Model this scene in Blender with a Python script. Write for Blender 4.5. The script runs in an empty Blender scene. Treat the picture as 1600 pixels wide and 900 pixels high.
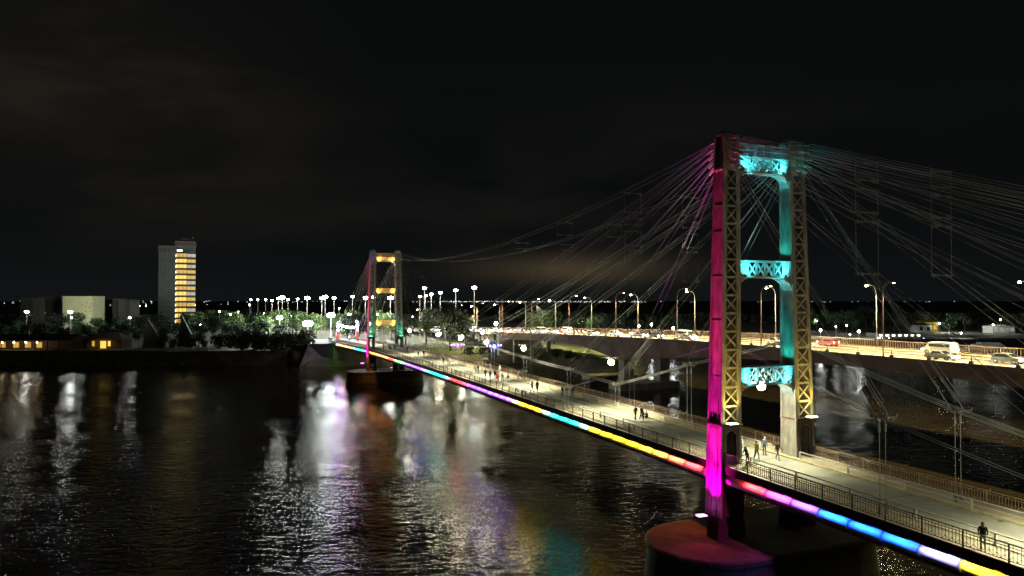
import bpy, math, random
from mathutils import Vector, Matrix
R = math.radians
rnd = random.Random(7)
sc = bpy.context.scene
col = sc.collection

# ------------------------------------------------------------------ camera, sky, light, exposure
CAM_Z = 23.7
PITCH = math.atan(19 / 1080)
cd = bpy.data.cameras.new('camera')
cam = bpy.data.objects.new('camera', cd)
col.objects.link(cam)
cam.location = (0, 0, CAM_Z)
cam.rotation_euler = (math.pi / 2 + PITCH, 0, 0)
cd.sensor_width = 36
cd.lens = 36 * 1080 / 1600
cd.clip_start = 0.5
cd.clip_end = 30000
sc.camera = cam

w = bpy.data.worlds.new('World')
sc.world = w
w.use_nodes = True
nt = w.node_tree
nt.nodes.clear()
def N(t, kind, **kw):
    n = t.nodes.new(kind)
    for k, v in kw.items():
        setattr(n, k, v)
    return n
def mathn(t, op, a, b=None, c=None, clamp=False):
    n = N(t, 'ShaderNodeMath', operation=op, use_clamp=clamp)
    for i, v in enumerate((a, b, c)):
        if v is None: continue
        if isinstance(v, (int, float)): n.inputs[i].default_value = v
        else: t.links.new(v, n.inputs[i])
    return n.outputs[0]
out = N(nt, 'ShaderNodeOutputWorld')
tc = N(nt, 'ShaderNodeTexCoord')
sep = N(nt, 'ShaderNodeSeparateXYZ')
nt.links.new(tc.outputs['Generated'], sep.inputs[0])
mp = N(nt, 'ShaderNodeMapping')
mp.inputs['Scale'].default_value = (1.6, 1.6, 5.5)
mp.inputs['Location'].default_value = (0.35, 0.1, 0.6)
nt.links.new(tc.outputs['Generated'], mp.inputs[0])
nz = N(nt, 'ShaderNodeTexNoise')
nz.inputs['Scale'].default_value = 1.35
nz.inputs['Detail'].default_value = 5
nz.inputs['Roughness'].default_value = 0.52
nz.inputs['Distortion'].default_value = 0.4
nt.links.new(mp.outputs[0], nz.inputs['Vector'])
cr = N(nt, 'ShaderNodeValToRGB')
cr.color_ramp.elements[0].position = 0.47
cr.color_ramp.elements[0].color = (0, 0, 0, 1)
cr.color_ramp.elements[1].position = 0.72
cr.color_ramp.elements[1].color = (1, 1, 1, 1)
nt.links.new(nz.outputs['Fac'], cr.inputs[0])
def blob(d, k):      # a soft patch of lit cloud in the direction d
    d = Vector(d).normalized()
    sx = mathn(nt, 'DIVIDE', mathn(nt, 'SUBTRACT', mathn(nt, 'ARCTAN2', sep.outputs[0], sep.outputs[1]), math.atan2(d.x, d.y)), k[0])
    sz = mathn(nt, 'DIVIDE', mathn(nt, 'SUBTRACT', sep.outputs[2], d.z), k[1])
    r2 = mathn(nt, 'ADD', mathn(nt, 'MULTIPLY', sx, sx), mathn(nt, 'MULTIPLY', sz, sz))
    return mathn(nt, 'POWER', 2.718, mathn(nt, 'MULTIPLY', r2, -1.0))
b1 = blob((0.09, 1, 0.045), (0.135, 0.020))       # bank of cloud over the lights of the far town
b2 = blob((-0.62, 1, 0.31), (0.24, 0.13))         # brown cloud high on the left
b3 = blob((0.10, 1, 0.16), (0.5, 0.12))
def rgbmul(colr, fac):
    n = N(nt, 'ShaderNodeVectorMath', operation='SCALE')
    n.inputs[0].default_value = colr
    nt.links.new(fac, n.inputs['Scale'])
    return n.outputs[0]
def vadd(a, b):
    n = N(nt, 'ShaderNodeVectorMath', operation='ADD')
    nt.links.new(a, n.inputs[0]); nt.links.new(b, n.inputs[1])
    return n.outputs[0]
low = mathn(nt, 'POWER', 2.718, mathn(nt, 'MULTIPLY', mathn(nt, 'ABSOLUTE', sep.outputs[2]), -16.0))
one = mathn(nt, 'ADD', 0.0, 1.0)
sky = rgbmul((0.0029, 0.0033, 0.0035), one)
sky = vadd(sky, rgbmul((0.0022, 0.0030, 0.0036), low))
cl = mathn(nt, 'ADD', mathn(nt, 'MULTIPLY', cr.outputs[0], 0.8), 0.2)
sky = vadd(sky, rgbmul((0.0600, 0.0420, 0.0210), mathn(nt, 'MULTIPLY', b1, mathn(nt, 'ADD', mathn(nt, 'MULTIPLY', cr.outputs[0], 0.35), 0.65))))
sky = vadd(sky, rgbmul((0.0200, 0.0150, 0.0100), mathn(nt, 'MULTIPLY', b2, cl)))
sky = vadd(sky, rgbmul((0.0060, 0.0050, 0.0038), mathn(nt, 'MULTIPLY', b3, cr.outputs[0])))
bg = N(nt, 'ShaderNodeBackground')
nt.links.new(sky, bg.inputs[0])
bg.inputs[1].default_value = 1.0
nt.links.new(bg.outputs[0], out.inputs[0])

sl = bpy.data.lights.new('ambient_fill', 'SUN')  # weak warm fill, added in place of unseen shore lamps behind the camera
sl.energy = 0.012
sl.angle = R(4)
sl.color = (1.0, 0.93, 0.62)
so = bpy.data.objects.new('ambient_fill', sl)
col.objects.link(so)
so.rotation_euler = (R(62), 0, R(-38))

sc.view_settings.view_transform = 'Standard'
sc.view_settings.look = 'None'
sc.view_settings.gamma = 1
sc.view_settings.exposure = 0.0
sc.cycles.use_denoising = True
sc.cycles.use_light_tree = True
sc.cycles.max_bounces = 5
sc.cycles.diffuse_bounces = 2
sc.cycles.glossy_bounces = 3
sc.cycles.sample_clamp_indirect = 6
sc.cycles.sample_clamp_direct = 60
sc.cycles.caustics_reflective = False
sc.cycles.caustics_refractive = False

# ------------------------------------------------------------------ materials
M = {}
def mat(name, c, rough=0.7, metal=0.0, var=0.0, scale=4.0, bump=0.0, spec=None, c2=None, stretch=None):
    m = bpy.data.materials.new(name)
    m.use_nodes = True
    t = m.node_tree
    b = t.nodes['Principled BSDF']
    b.inputs['Base Color'].default_value = (*c, 1)
    b.inputs['Roughness'].default_value = rough
    b.inputs['Metallic'].default_value = metal
    if spec is not None: b.inputs['Specular IOR Level'].default_value = spec
    if var or bump or c2:
        g = N(t, 'ShaderNodeTexCoord')
        mpp = N(t, 'ShaderNodeMapping')
        if stretch: mpp.inputs['Scale'].default_value = stretch
        t.links.new(g.outputs['Object'], mpp.inputs[0])
        n = N(t, 'ShaderNodeTexNoise')
        n.inputs['Scale'].default_value = scale
        n.inputs['Detail'].default_value = 6
        n.inputs['Roughness'].default_value = 0.62
        t.links.new(mpp.outputs[0], n.inputs['Vector'])
        mx = N(t, 'ShaderNodeMix', data_type='RGBA')
        lo = c2 if c2 else tuple(x * (1 - var) for x in c)
        hi = c if c2 else tuple(min(1, x * (1 + var)) for x in c)
        mx.inputs['A'].default_value = (*lo, 1)
        mx.inputs['B'].default_value = (*hi, 1)
        rr = N(t, 'ShaderNodeMapRange')
        rr.inputs['From Min'].default_value = 0.35
        rr.inputs['From Max'].default_value = 0.65
        t.links.new(n.outputs['Fac'], rr.inputs[0])
        t.links.new(rr.outputs[0], mx.inputs['Factor'])
        t.links.new(mx.outputs['Result'], b.inputs['Base Color'])
        if bump:
            bp = N(t, 'ShaderNodeBump')
            bp.inputs['Strength'].default_value = bump
            bp.inputs['Distance'].default_value = 0.05
            t.links.new(n.outputs['Fac'], bp.inputs['Height'])
            t.links.new(bp.outputs[0], b.inputs['Normal'])
    M[name] = m
    return m
def glow(name, c, s, base=(0.6, 0.6, 0.6)):
    m = bpy.data.materials.new(name)
    m.use_nodes = True
    b = m.node_tree.nodes['Principled BSDF']
    b.inputs['Base Color'].default_value = (*base, 1)
    b.inputs['Emission Color'].default_value = (*c, 1)
    b.inputs['Emission Strength'].default_value = s
    M[name] = m
    return m

mat('steel_paint', (0.30, 0.29, 0.26), 0.5, 0.0, 0.42, 1.6, 0.25, stretch=(1.6, 1.6, .45))
mat('steel_dark', (0.075, 0.045, 0.04), 0.6, 0.0, 0.35, 2.0, 0.1)
mat('fascia', (0.055, 0.022, 0.022), 0.55, 0.0, 0.3, 1.0)
mat('cable', (0.30, 0.33, 0.33), 0.55, 0.2, 0.1, 3.0)
mat('cable_bright', (0.36, 0.36, 0.34), 0.5, 0.2, 0.1, 3.0)
mat('galvanised_dim', (0.17, 0.17, 0.165), 0.5, 0.2, 0.2, 5.0)  # darkened galvanised steel for fittings that get little light
mat('galvanised', (0.45, 0.46, 0.45), 0.42, 0.6, 0.2, 5.0)
mat('concrete', (0.26, 0.25, 0.22), 0.85, 0.0, 0.3, 0.7, 0.3)
mat('quay_concrete', (0.075, 0.07, 0.055), 0.9, 0.0, 0.5, 0.25, 0.4)
mat('pier_concrete', (0.085, 0.082, 0.055), 0.85, 0.0, 0.35, 0.45, 0.4)
mat('asphalt', (0.185, 0.19, 0.165), 0.8, 0.0, 0.28, 0.35, 0.15)
mat('footway', (0.33, 0.30, 0.22), 0.8, 0.0, 0.2, 1.2, 0.1)
mat('kerb', (0.42, 0.38, 0.22), 0.8, 0.0, 0.25, 1.5)
mat('rail_iron', (0.10, 0.085, 0.07), 0.5, 0.2, 0.2, 3)
mat('rail_rust', (0.28, 0.20, 0.155), 0.6, 0.1, 0.25, 3)
mat('white_rail', (0.62, 0.60, 0.52), 0.45, 0.1, 0.1, 4)
mat('pipe', (0.66, 0.65, 0.62), 0.45, 0.0, 0.16, 1.6, 0.1)
mat('pipe_band', (0.30, 0.29, 0.28), 0.5, 0.2, 0.2, 3)
mat('road_asphalt', (0.10, 0.098, 0.085), 0.8, 0.0, 0.2, 0.25, 0.1)
mat('road_paint', (0.7, 0.68, 0.6), 0.7)
mat('viaduct_concrete', (0.15, 0.095, 0.075), 0.85, 0.0, 0.35, 0.22, 0.2)
mat('pole', (0.38, 0.35, 0.32), 0.45, 0.4, 0.1, 2)
mat('pole_rust', (0.30, 0.16, 0.12), 0.6, 0.1, 0.1, 2)
mat('bark', (0.06, 0.045, 0.03), 0.9, 0, 0.3, 5)
mat('leaf_a', (0.075, 0.12, 0.035), 0.7, 0, 0.45, 0.7)
mat('leaf_b', (0.04, 0.075, 0.025), 0.7, 0, 0.45, 0.8)
mat('leaf_c', (0.022, 0.036, 0.018), 0.7, 0, 0.4, 0.8)
mat('leaf_d', (0.13, 0.12, 0.03), 0.7, 0, 0.4, 0.8)
mat('soil', (0.055, 0.055, 0.032), 0.95, 0, 0.45, 0.08, 0.3)
mat('grass', (0.07, 0.095, 0.03), 0.95, 0, 0.4, 0.3, 0.4)
mat('paving', (0.10, 0.095, 0.08), 0.85, 0, 0.25, 0.35, 0.1)
mat('plaster_cream', (0.52, 0.53, 0.34), 0.85, 0, 0.08, 0.3)
mat('plaster_grey', (0.10, 0.10, 0.09), 0.85, 0, 0.2, 0.3)
mat('plaster_dark', (0.07, 0.075, 0.075), 0.85, 0, 0.2, 0.3)
mat('curtain_wall', (0.055, 0.065, 0.06), 0.35, 0.1, 0.2, 0.3)
mat('roof_dark', (0.045, 0.03, 0.028), 0.8, 0, 0.2, 0.6)
mat('wood', (0.10, 0.065, 0.04), 0.8, 0, 0.3, 2)
mat('yellow_paint', (0.35, 0.29, 0.04), 0.8, 0, 0.1, 0.5)
mat('white_paint', (0.7, 0.7, 0.68), 0.5, 0, 0.05, 0.5)
mat('glass', (0.02, 0.025, 0.03), 0.08)
mat('tyre', (0.02, 0.02, 0.02), 0.8)
mat('rim', (0.4, 0.4, 0.4), 0.35, 0.7)
mat('black_metal', (0.025, 0.025, 0.025), 0.5)
for n_, c_ in dict(white=(.7, .7, .7), silver=(.4, .41, .42), red=(.38, .03, .02), blue=(.03, .07, .22), black=(.02, .02, .022), grey=(.14, .14, .15), green=(.04, .14, .08)).items():
    mat('car_' + n_, c_, 0.3, 0.1)
mat('skin', (0.42, 0.26, 0.18), 0.6)
mat('hair', (0.02, 0.014, 0.01), 0.6)
mat('shoe', (0.05, 0.045, 0.04), 0.6)
for n_, c_ in dict(black=(.015, .015, .018), navy=(.03, .04, .08), grey=(.14, .14, .15), white=(.6, .6, .6), olive=(.09, .09, .05), red=(.5, .03, .04), jeans=(.06, .09, .15), pale=(.28, .33, .36), brown=(.12, .07, .04)).items():
    mat('cloth_' + n_, c_, 0.9, 0, 0.12, 9)
glow('lamp_white', (1.0, 0.92, 0.62), 420)
glow('lamp_road', (1.0, 0.82, 0.36), 300)
glow('lamp_road_front', (1.0, 0.88, 0.52), 420)
glow('lamp_mast', (0.95, 1.0, 0.90), 750)
glow('lamp_flood', (0.92, 1.0, 0.98), 1500)
glow('lamp_flood_soft', (0.95, 1.0, 0.90), 100)
glow('violet_flood', (0.36, 0.16, 1.0), 220)
glow('lamp_warm', (1.0, 0.78, 0.48), 45)
glow('lamp_shore', (0.95, 1.0, 0.9), 160)
glow('lamp_small', (1.0, 0.98, 0.92), 60)
glow('window_yellow', (1.0, 0.68, 0.12), 1.05, (0.3, 0.2, 0.1))
glow('window_gold', (1.0, 0.62, 0.10), 0.55, (0.3, 0.2, 0.1))
glow('window_pale', (0.85, 0.85, 0.62), 0.32, (0.3, 0.3, 0.3))
glow('window_white', (1.0, 0.98, 0.85), 2.2, (0.3, 0.3, 0.3))
glow('head_light', (1.0, 0.95, 0.82), 700)
glow('tail_light', (1.0, 0.10, 0.05), 160)
glow('purple_glow', (0.34, 0.12, 1.0), 30)
glow('magenta_glow', (1.0, 0.03, 0.45), 40)
glow('blue_glow', (0.05, 0.25, 1.0), 40)
glow('red_glow', (1.0, 0.03, 0.05), 1.3, (.3, .05, .05))
glow('fairy_light', (1.0, 0.78, 0.88), 150)
glow('violet_light', (0.66, 0.6, 1.0), 26)
glow('city_light', (0.9, 0.92, 1.0), 3.0)
glow('city_light_warm', (1.0, 0.6, 0.35), 2.6)
glow('fixture_yellow', (1.0, 0.86, 0.32), 22)
glow('fixture_pink', (1.0, 0.1, 0.75), 26)
glow('fixture_cyan', (0.2, 0.95, 1.0), 26)
glow('fixture_green', (0.05, 0.9, 0.45), 14)

pm = M['pier_concrete']; t = pm.node_tree; b = t.nodes['Principled BSDF']
src = b.inputs['Base Color'].links[0].from_socket
g = N(t, 'ShaderNodeTexCoord'); sp = N(t, 'ShaderNodeSeparateXYZ'); t.links.new(g.outputs['Object'], sp.inputs[0])
cb_ = N(t, 'ShaderNodeCombineXYZ'); t.links.new(mathn(t, 'ADD', sp.outputs[0], mathn(t, 'MULTIPLY', sp.outputs[1], .55)), cb_.inputs[0]); t.links.new(sp.outputs[2], cb_.inputs[1])
bk = N(t, 'ShaderNodeTexBrick'); bk.inputs['Scale'].default_value = 1.0; bk.inputs['Brick Width'].default_value = 1.1; bk.inputs['Row Height'].default_value = 1.25; bk.inputs['Mortar Size'].default_value = .03; bk.offset = 0
bk.inputs['Color1'].default_value = (1, 1, 1, 1); bk.inputs['Color2'].default_value = (.72, .74, .7, 1); bk.inputs['Mortar'].default_value = (.25, .25, .25, 1)
t.links.new(cb_.outputs[0], bk.inputs['Vector'])
x1 = N(t, 'ShaderNodeMix', data_type='RGBA', blend_type='MULTIPLY'); x1.inputs['Factor'].default_value = 1
t.links.new(src, x1.inputs['A']); t.links.new(bk.outputs['Color'], x1.inputs['B'])
tr = N(t, 'ShaderNodeMapRange'); tr.inputs['From Min'].default_value = 1.0; tr.inputs['From Max'].default_value = 1.5; tr.inputs['To Min'].default_value = .3; t.links.new(sp.outputs[2], tr.inputs[0])
x2 = N(t, 'ShaderNodeMix', data_type='RGBA', blend_type='MULTIPLY'); x2.inputs['Factor'].default_value = 1
t.links.new(x1.outputs['Result'], x2.inputs['A']); t.links.new(tr.outputs[0], x2.inputs['B']); t.links.new(x2.outputs['Result'], b.inputs['Base Color'])

# water
m = bpy.data.materials.new('river_water')
m.use_nodes = True
t = m.node_tree
b = t.nodes['Principled BSDF']
b.inputs['Base Color'].default_value = (0.022, 0.017, 0.009, 1)
b.inputs['Roughness'].default_value = 0.02
b.inputs['IOR'].default_value = 1.33
g = N(t, 'ShaderNodeNewGeometry')
mp1 = N(t, 'ShaderNodeMapping')
mp1.inputs['Rotation'].default_value = (0, 0, R(18))
mp1.inputs['Scale'].default_value = (0.75, 1.5, 1)
t.links.new(g.outputs['Position'], mp1.inputs[0])
n1 = N(t, 'ShaderNodeTexNoise'); n1.inputs['Scale'].default_value = 0.9; n1.inputs['Detail'].default_value = 3; n1.inputs['Distortion'].default_value = 0.6
n2 = N(t, 'ShaderNodeTexNoise'); n2.inputs['Scale'].default_value = 3.6; n2.inputs['Detail'].default_value = 3
n3 = N(t, 'ShaderNodeTexNoise'); n3.inputs['Scale'].default_value = 0.045; n3.inputs['Detail'].default_value = 3
for n_ in (n1, n2): t.links.new(mp1.outputs[0], n_.inputs['Vector'])
t.links.new(g.outputs['Position'], n3.inputs['Vector'])
gust = N(t, 'ShaderNodeMapRange')
gust.inputs['From Min'].default_value = 0.38; gust.inputs['From Max'].default_value = 0.62
gust.inputs['To Min'].default_value = 0.30; gust.inputs['To Max'].default_value = 1.0
t.links.new(n3.outputs['Fac'], gust.inputs[0])
n0 = N(t, 'ShaderNodeTexNoise'); n0.inputs['Scale'].default_value = 0.22; n0.inputs['Detail'].default_value = 2; n0.inputs['Distortion'].default_value = 0.8
t.links.new(mp1.outputs[0], n0.inputs['Vector'])
h = mathn(t, 'ADD', mathn(t, 'MULTIPLY', n1.outputs['Fac'], 0.72), mathn(t, 'MULTIPLY', n2.outputs['Fac'], 0.20))
h = mathn(t, 'ADD', h, mathn(t, 'MULTIPLY', n0.outputs['Fac'], 0.75))
bp = N(t, 'ShaderNodeBump')
bp.inputs['Distance'].default_value = 0.40
t.links.new(mathn(t, 'MULTIPLY', gust.outputs[0], 0.62), bp.inputs['Strength'])
t.links.new(h, bp.inputs['Height'])
t.links.new(bp.outputs[0], b.inputs['Normal'])
M['river_water'] = m

# ------------------------------------------------------------------ mesh helpers
class MB:
    def __init__(s): s.v = []; s.f = []; s.mi = []
    def add(s, vs, fs, mi=0):
        k = len(s.v); s.v += [tuple(x) for x in vs]; s.f += [tuple(i + k for i in f) for f in fs]; s.mi += [mi] * len(fs)
    def box(s, x0, x1, y0, y1, z0, z1, mi=0, top=None):
        # top=(sx,sy): scale of the upper face about its centre
        cx, cy = (x0 + x1) / 2, (y0 + y1) / 2
        sx, sy = top if top else (1, 1)
        vs = [(x0, y0, z0), (x1, y0, z0), (x1, y1, z0), (x0, y1, z0)]
        vs += [(cx + (x - cx) * sx, cy + (y - cy) * sy, z1) for x, y, _ in vs]
        s.add(vs, [(0, 3, 2, 1), (4, 5, 6, 7), (0, 1, 5, 4), (1, 2, 6, 5), (2, 3, 7, 6), (3, 0, 4, 7)], mi)
    def beam(s, a, b, wd, ht=None, mi=0, up=(0, 0, 1)):
        a, b = Vector(a), Vector(b); d = b - a
        if d.length < 1e-6: return
        d.normalize(); ht = ht or wd
        u = Vector(up)
        if abs(d.dot(u)) > 0.97: u = Vector((0, 1, 0))
        r = d.cross(u).normalized(); u = r.cross(d).normalized()
        vs = [p + r * (i * wd / 2) + u * (j * ht / 2) for p in (a, b) for i, j in ((-1, -1), (1, -1), (1, 1), (-1, 1))]
        s.add(vs, [(0, 1, 2, 3), (4, 7, 6, 5), (0, 4, 5, 1), (1, 5, 6, 2), (2, 6, 7, 3), (3, 7, 4, 0)], mi)
    def tube(s, pts, r, n=6, mi=0, cap=True):
        pts = [Vector(p) for p in pts]; rs = r if isinstance(r, (list, tuple)) else [r] * len(pts)
        k = len(s.v)
        d0 = (pts[1] - pts[0]).normalized(); u = Vector((0, 0, 1)) if abs(d0.z) < 0.95 else Vector((1, 0, 0))
        for i, p in enumerate(pts):
            d = (pts[min(i + 1, len(pts) - 1)] - pts[max(i - 1, 0)]).normalized()
            rt = d.cross(u).normalized(); u = rt.cross(d).normalized()
            for j in range(n):
                a = 2 * math.pi * j / n
                s.v.append(tuple(p + (rt * math.cos(a) + u * math.sin(a)) * rs[i]))
        for i in range(len(pts) - 1):
            for j in range(n):
                s.f.append((k + i * n + j, k + i * n + (j + 1) % n, k + (i + 1) * n + (j + 1) % n, k + (i + 1) * n + j)); s.mi.append(mi)
        if cap:
            s.f.append(tuple(k + j for j in reversed(range(n)))); s.mi.append(mi)
            s.f.append(tuple(k + (len(pts) - 1) * n + j for j in range(n))); s.mi.append(mi)
    def ball(s, c, r, seg=10, ring=6, mi=0, sq=(1, 1, 1)):
        vs = [(c[0], c[1], c[2] + r * sq[2])]
        for i in range(1, ring):
            a = math.pi * i / ring
            for j in range(seg):
                q = 2 * math.pi * j / seg
                vs.append((c[0] + r * sq[0] * math.sin(a) * math.cos(q), c[1] + r * sq[1] * math.sin(a) * math.sin(q), c[2] + r * sq[2] * math.cos(a)))
        vs.append((c[0], c[1], c[2] - r * sq[2]))
        fs = [(0, 1 + j, 1 + (j + 1) % seg) for j in range(seg)]
        for i in range(ring - 2):
            for j in range(seg):
                p = 1 + i * seg
                fs.append((p + j, p + seg + j, p + seg + (j + 1) % seg, p + (j + 1) % seg))
        p = 1 + (ring - 2) * seg
        fs += [(p + j, len(vs) - 1, p + (j + 1) % seg) for j in range(seg)]
        s.add(vs, fs, mi)
    def prism(s, poly, z0, z1, mi=0):     # poly of (x,y)
        n = len(poly)
        s.add([(x, y, z0) for x, y in poly] + [(x, y, z1) for x, y in poly],
              [tuple(reversed(range(n))), tuple(range(n, 2 * n))] + [(i, (i + 1) % n, n + (i + 1) % n, n + i) for i in range(n)], mi)
    def sheet(s, rows, mi=0):             # rows of points -> quads
        k = len(s.v); nn = len(rows[0])
        for r_ in rows: s.v += [tuple(p) for p in r_]
        for i in range(len(rows) - 1):
            for j in range(nn - 1):
                s.f.append((k + i * nn + j, k + i * nn + j + 1, k + (i + 1) * nn + j + 1, k + (i + 1) * nn + j)); s.mi.append(mi)
    def mesh(s, name, mats, smooth=False):
        me = bpy.data.meshes.new(name)
        me.from_pydata(s.v, [], s.f)
        mats = mats if isinstance(mats, (list, tuple)) else [mats]
        for x in mats: me.materials.append(M[x] if isinstance(x, str) else x)
        if len(mats) > 1: me.polygons.foreach_set('material_index', s.mi)
        if smooth: me.polygons.foreach_set('use_smooth', [True] * len(me.polygons))
        me.update()
        return me
    def build(s, name, mats, parent=None, smooth=False, label=None):
        o = bpy.data.objects.new(name, s.mesh(name, mats, smooth))
        col.objects.link(o); o.parent = parent
        if label: o['label'] = label
        return o
def tag(o, label=None, cat=None, group=None, kind=None):
    if label: o['label'] = label
    if cat: o['category'] = cat
    if group: o['group'] = group
    if kind: o['kind'] = kind
    return o
def empty(name, loc, rz=0):
    o = bpy.data.objects.new(name, None); col.objects.link(o)
    o.location = loc; o.rotation_euler = (0, 0, rz); o.empty_display_size = 0.3
    return o
def copy_tree(o, parent=None):
    c = o.copy(); col.objects.link(c); c.parent = parent
    for ch in list(o.children): copy_tree(ch, c)
    return c
ORD = 'first second third fourth fifth sixth seventh eighth ninth tenth eleventh twelfth thirteenth fourteenth fifteenth sixteenth seventeenth eighteenth nineteenth twentieth'.split()
def nth(i):
    if i < 20: return ORD[i]
    tens = {2: 'twenty', 3: 'thirty', 4: 'forty', 5: 'fifty'}
    a, b_ = divmod(i + 1, 10)
    return (tens[a] + '-' + ORD[b_ - 1]) if b_ else {3: 'thirtieth', 4: 'fortieth', 5: 'fiftieth'}[a]

AX = R(22.8)
T1 = (21.13, 58.7)
SPAN = 146.0
def b2w(u, v, z):      # bridge axis coordinates -> world
    return Vector((T1[0] - u * math.sin(AX) + v * math.cos(AX), T1[1] + u * math.cos(AX) + v * math.sin(AX), z))
def dz(u):             # deck level
    if u < 0: return 10.2 + 0.008 * u
    if u <= SPAN: return 10.2 + 0.31 * (1 - ((u - 73) / 73) ** 2)
    return 10.2 - 0.022 * (u - SPAN)
def at(px, py, Y):     # a point at distance Y whose direction was measured in the photograph
    c, s_ = math.cos(PITCH), math.sin(PITCH)
    x = (px - 800) / 1080; z = -(py - 450) / 1080
    d = Vector((x, c - s_ * z, s_ + c * z))
    return d * (Y / d.y) + Vector((0, 0, CAM_Z))
def spot(name, loc, aim, color, power, size, blend=0.5, rad=0.1, parent=None):
    l = bpy.data.lights.new(name, 'SPOT'); l.energy = power; l.color = color
    l.spot_size = R(size); l.spot_blend = blend; l.shadow_soft_size = rad
    o = bpy.data.objects.new(name, l); col.objects.link(o)
    o.location = loc
    o.rotation_euler = (Vector(aim) - Vector(loc)).to_track_quat('-Z', 'Y').to_euler()
    o.parent = parent
    return o

# ------------------------------------------------------------------ terrain and river
BANK = [(-900, 253), (-300, 253), (-82, 253), (-74, 243), (-66, 243), (-52, 250), (-34, 258), (-10, 262), (3, 258), (14, 244), (26, 219), (32, 212), (38, 212), (44, 226), (52, 262), (62, 305), (80, 325), (130, 332), (320, 335), (900, 335)]
def bank_y(x):
    for (x0, y0), (x1, y1) in zip(BANK, BANK[1:]):
        if x <= x1: return y0 + (y1 - y0) * (x - x0) / (x1 - x0)
    return BANK[-1][1]
def bank_w(x):
    return 0.6 if x < -76 else (14 if x < -20 else (16 if x < 60 else 3.0))
xs = sorted(set([-9000, -3000, -900] + list(range(-300, 321, 3)) + [600, 900, 3000, 9000] + [int(p[0]) for p in BANK]))
mb = MB(); rows = []
for k, (off, fz) in enumerate([(-3, -1.5), (0, -0.3), (0.25, 0.35), (0.5, 0.7), (0.75, 0.93), (1.0, 1.0), (4, 1.0), (12, 1.0), (60, 1.0), (200, 1.0), (1000, 1.0), (12000, 1.0)]):
    row = []
    for x in xs:
        xx = max(-900, min(900, x)); y = bank_y(xx); wd = bank_w(xx)
        yy = y + (off if off < 0 else (off * wd if off <= 1 else wd + off))
        zz = 5.0 * fz + (0.25 * math.sin(x * 0.13 + k * 1.7) * (0.2 < fz < 1.0) * (xx > -60))
        row.append((x, yy, zz))
    rows.append(row)
mb.sheet(rows)
tag(mb.build('ground', 'soil', smooth=True), kind='structure')
mb = MB()
mb.sheet([[(-9000, -1500, 0), (9000, -1500, 0)], [(-9000, 15000, 0), (9000, 15000, 0)]])
tag(mb.build('river', 'river_water'), kind='structure')
# quay wall and lower landing on the left bank
mb = MB(); mb.box(-300, -82, 252.2, 253.0, -1, 5.05); mb.box(-300, -120, 249.4, 252.19, -1, 1.3); mb.box(-300, -82, 251.9, 253.3, 5.06, 5.3)
tag(mb.build('quay_wall', 'quay_concrete'), 'long dark concrete quay wall with low landing below left bank', 'wall')
mb = MB(); mb.box(-300, -84, 253.31, 262, 4.9, 5.012)
tag(mb.build('promenade_pavement', 'paving'), kind='structure')
# grass slope patches: the embankment right of the footbridge
mb = MB(); rows = []
for k in range(6):
    rows.append([(x, bank_y(x) + bank_w(x) * (0.4 + 0.12 * k) + (30 if k == 5 else 0), 5.0 * [0.55, 0.72, 0.84, 0.95, 1.0, 1.0][k] + 0.3 * math.sin(x * .3 + k) * (k < 3) + 0.35) for x in range(-45, 62, 3)])
mb.sheet(rows)
tag(mb.build('embankment_grass', 'grass', smooth=True), 'rough grass on the bank beyond the footbridge', 'grass', kind='stuff')

# ------------------------------------------------------------------ footbridge deck
US = [-78 + 2 * i for i in range(151)]        # to u=222
def along(mb, v0, v1, zo0, zo1, u0=-78, u1=222, step=4, mi=0):
    us = []
    u = u0
    while u < u1: us.append(u); u += step
    us.append(u1)
    k = len(mb.v)
    for u in us:
        d = dz(u)
        for v, z in ((v0, zo0), (v1, zo0), (v1, zo1), (v0, zo1)): mb.v.append((v, u, d + z))
    n = len(us)
    for i in range(n - 1):
        for j in range(4):
            a, b_ = k + i * 4 + j, k + i * 4 + (j + 1) % 4
            mb.f.append((a, b_, b_ + 4, a + 4)); mb.mi.append(mi)
    mb.f.append((k, k + 3, k + 2, k + 1)); mb.mi.append(mi)
    e = k + (n - 1) * 4
    mb.f.append((e, e + 1, e + 2, e + 3)); mb.mi.append(mi)
org = (T1[0], T1[1], 0)
deck = tag(empty('footbridge_deck', org, AX), 'long pedestrian bridge deck of pale asphalt crossing the dark river', 'bridge deck')
mb = MB(); along(mb, -2.45, 2.45, -0.25, 0.0); mb.build('roadway', 'asphalt', deck)
for s_ in (-1, 1):
    mb = MB(); along(mb, min(s_ * 2.454, s_ * 2.75), max(s_ * 2.454, s_ * 2.75), -0.25, 0.14); mb.build('kerb', 'kerb', deck)
    mb = MB(); along(mb, min(s_ * 2.754, s_ * 4.65), max(s_ * 2.754, s_ * 4.65), -0.25, 0.10); mb.build('footway', 'footway', deck)
    mb = MB(); along(mb, min(s_ * 4.654, s_ * 4.78), max(s_ * 4.654, s_ * 4.78), -0.50, 0.13); mb.build('edge_beam', 'fascia', deck)
    mb = MB()
    for v in (s_ * 2.9,):
        along(mb, v - 0.12, v + 0.12, -0.5, -0.256); along(mb, v - 0.12, v + 0.12, -2.2, -2.0)
        u = -76.0; k = 0
        while u < 220:
            a, c = (v, u, dz(u) - 0.5), (v, u + 2.4, dz(u) - 2.05)
            mb.beam((v, u, dz(u) - 0.45), (v, u, dz(u) - 2.05), 0.14)
            mb.beam((v + .02, u, dz(u) - 0.5), (v + .02, u + 2.4, dz(u) - 2.05), 0.1); mb.beam((v - .02, u, dz(u) - 2.05), (v - .02, u + 2.4, dz(u) - 0.5), 0.1)
            u += 2.4
    mb.build('stiffening_truss', 'steel_dark', deck)
mb = MB()
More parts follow.
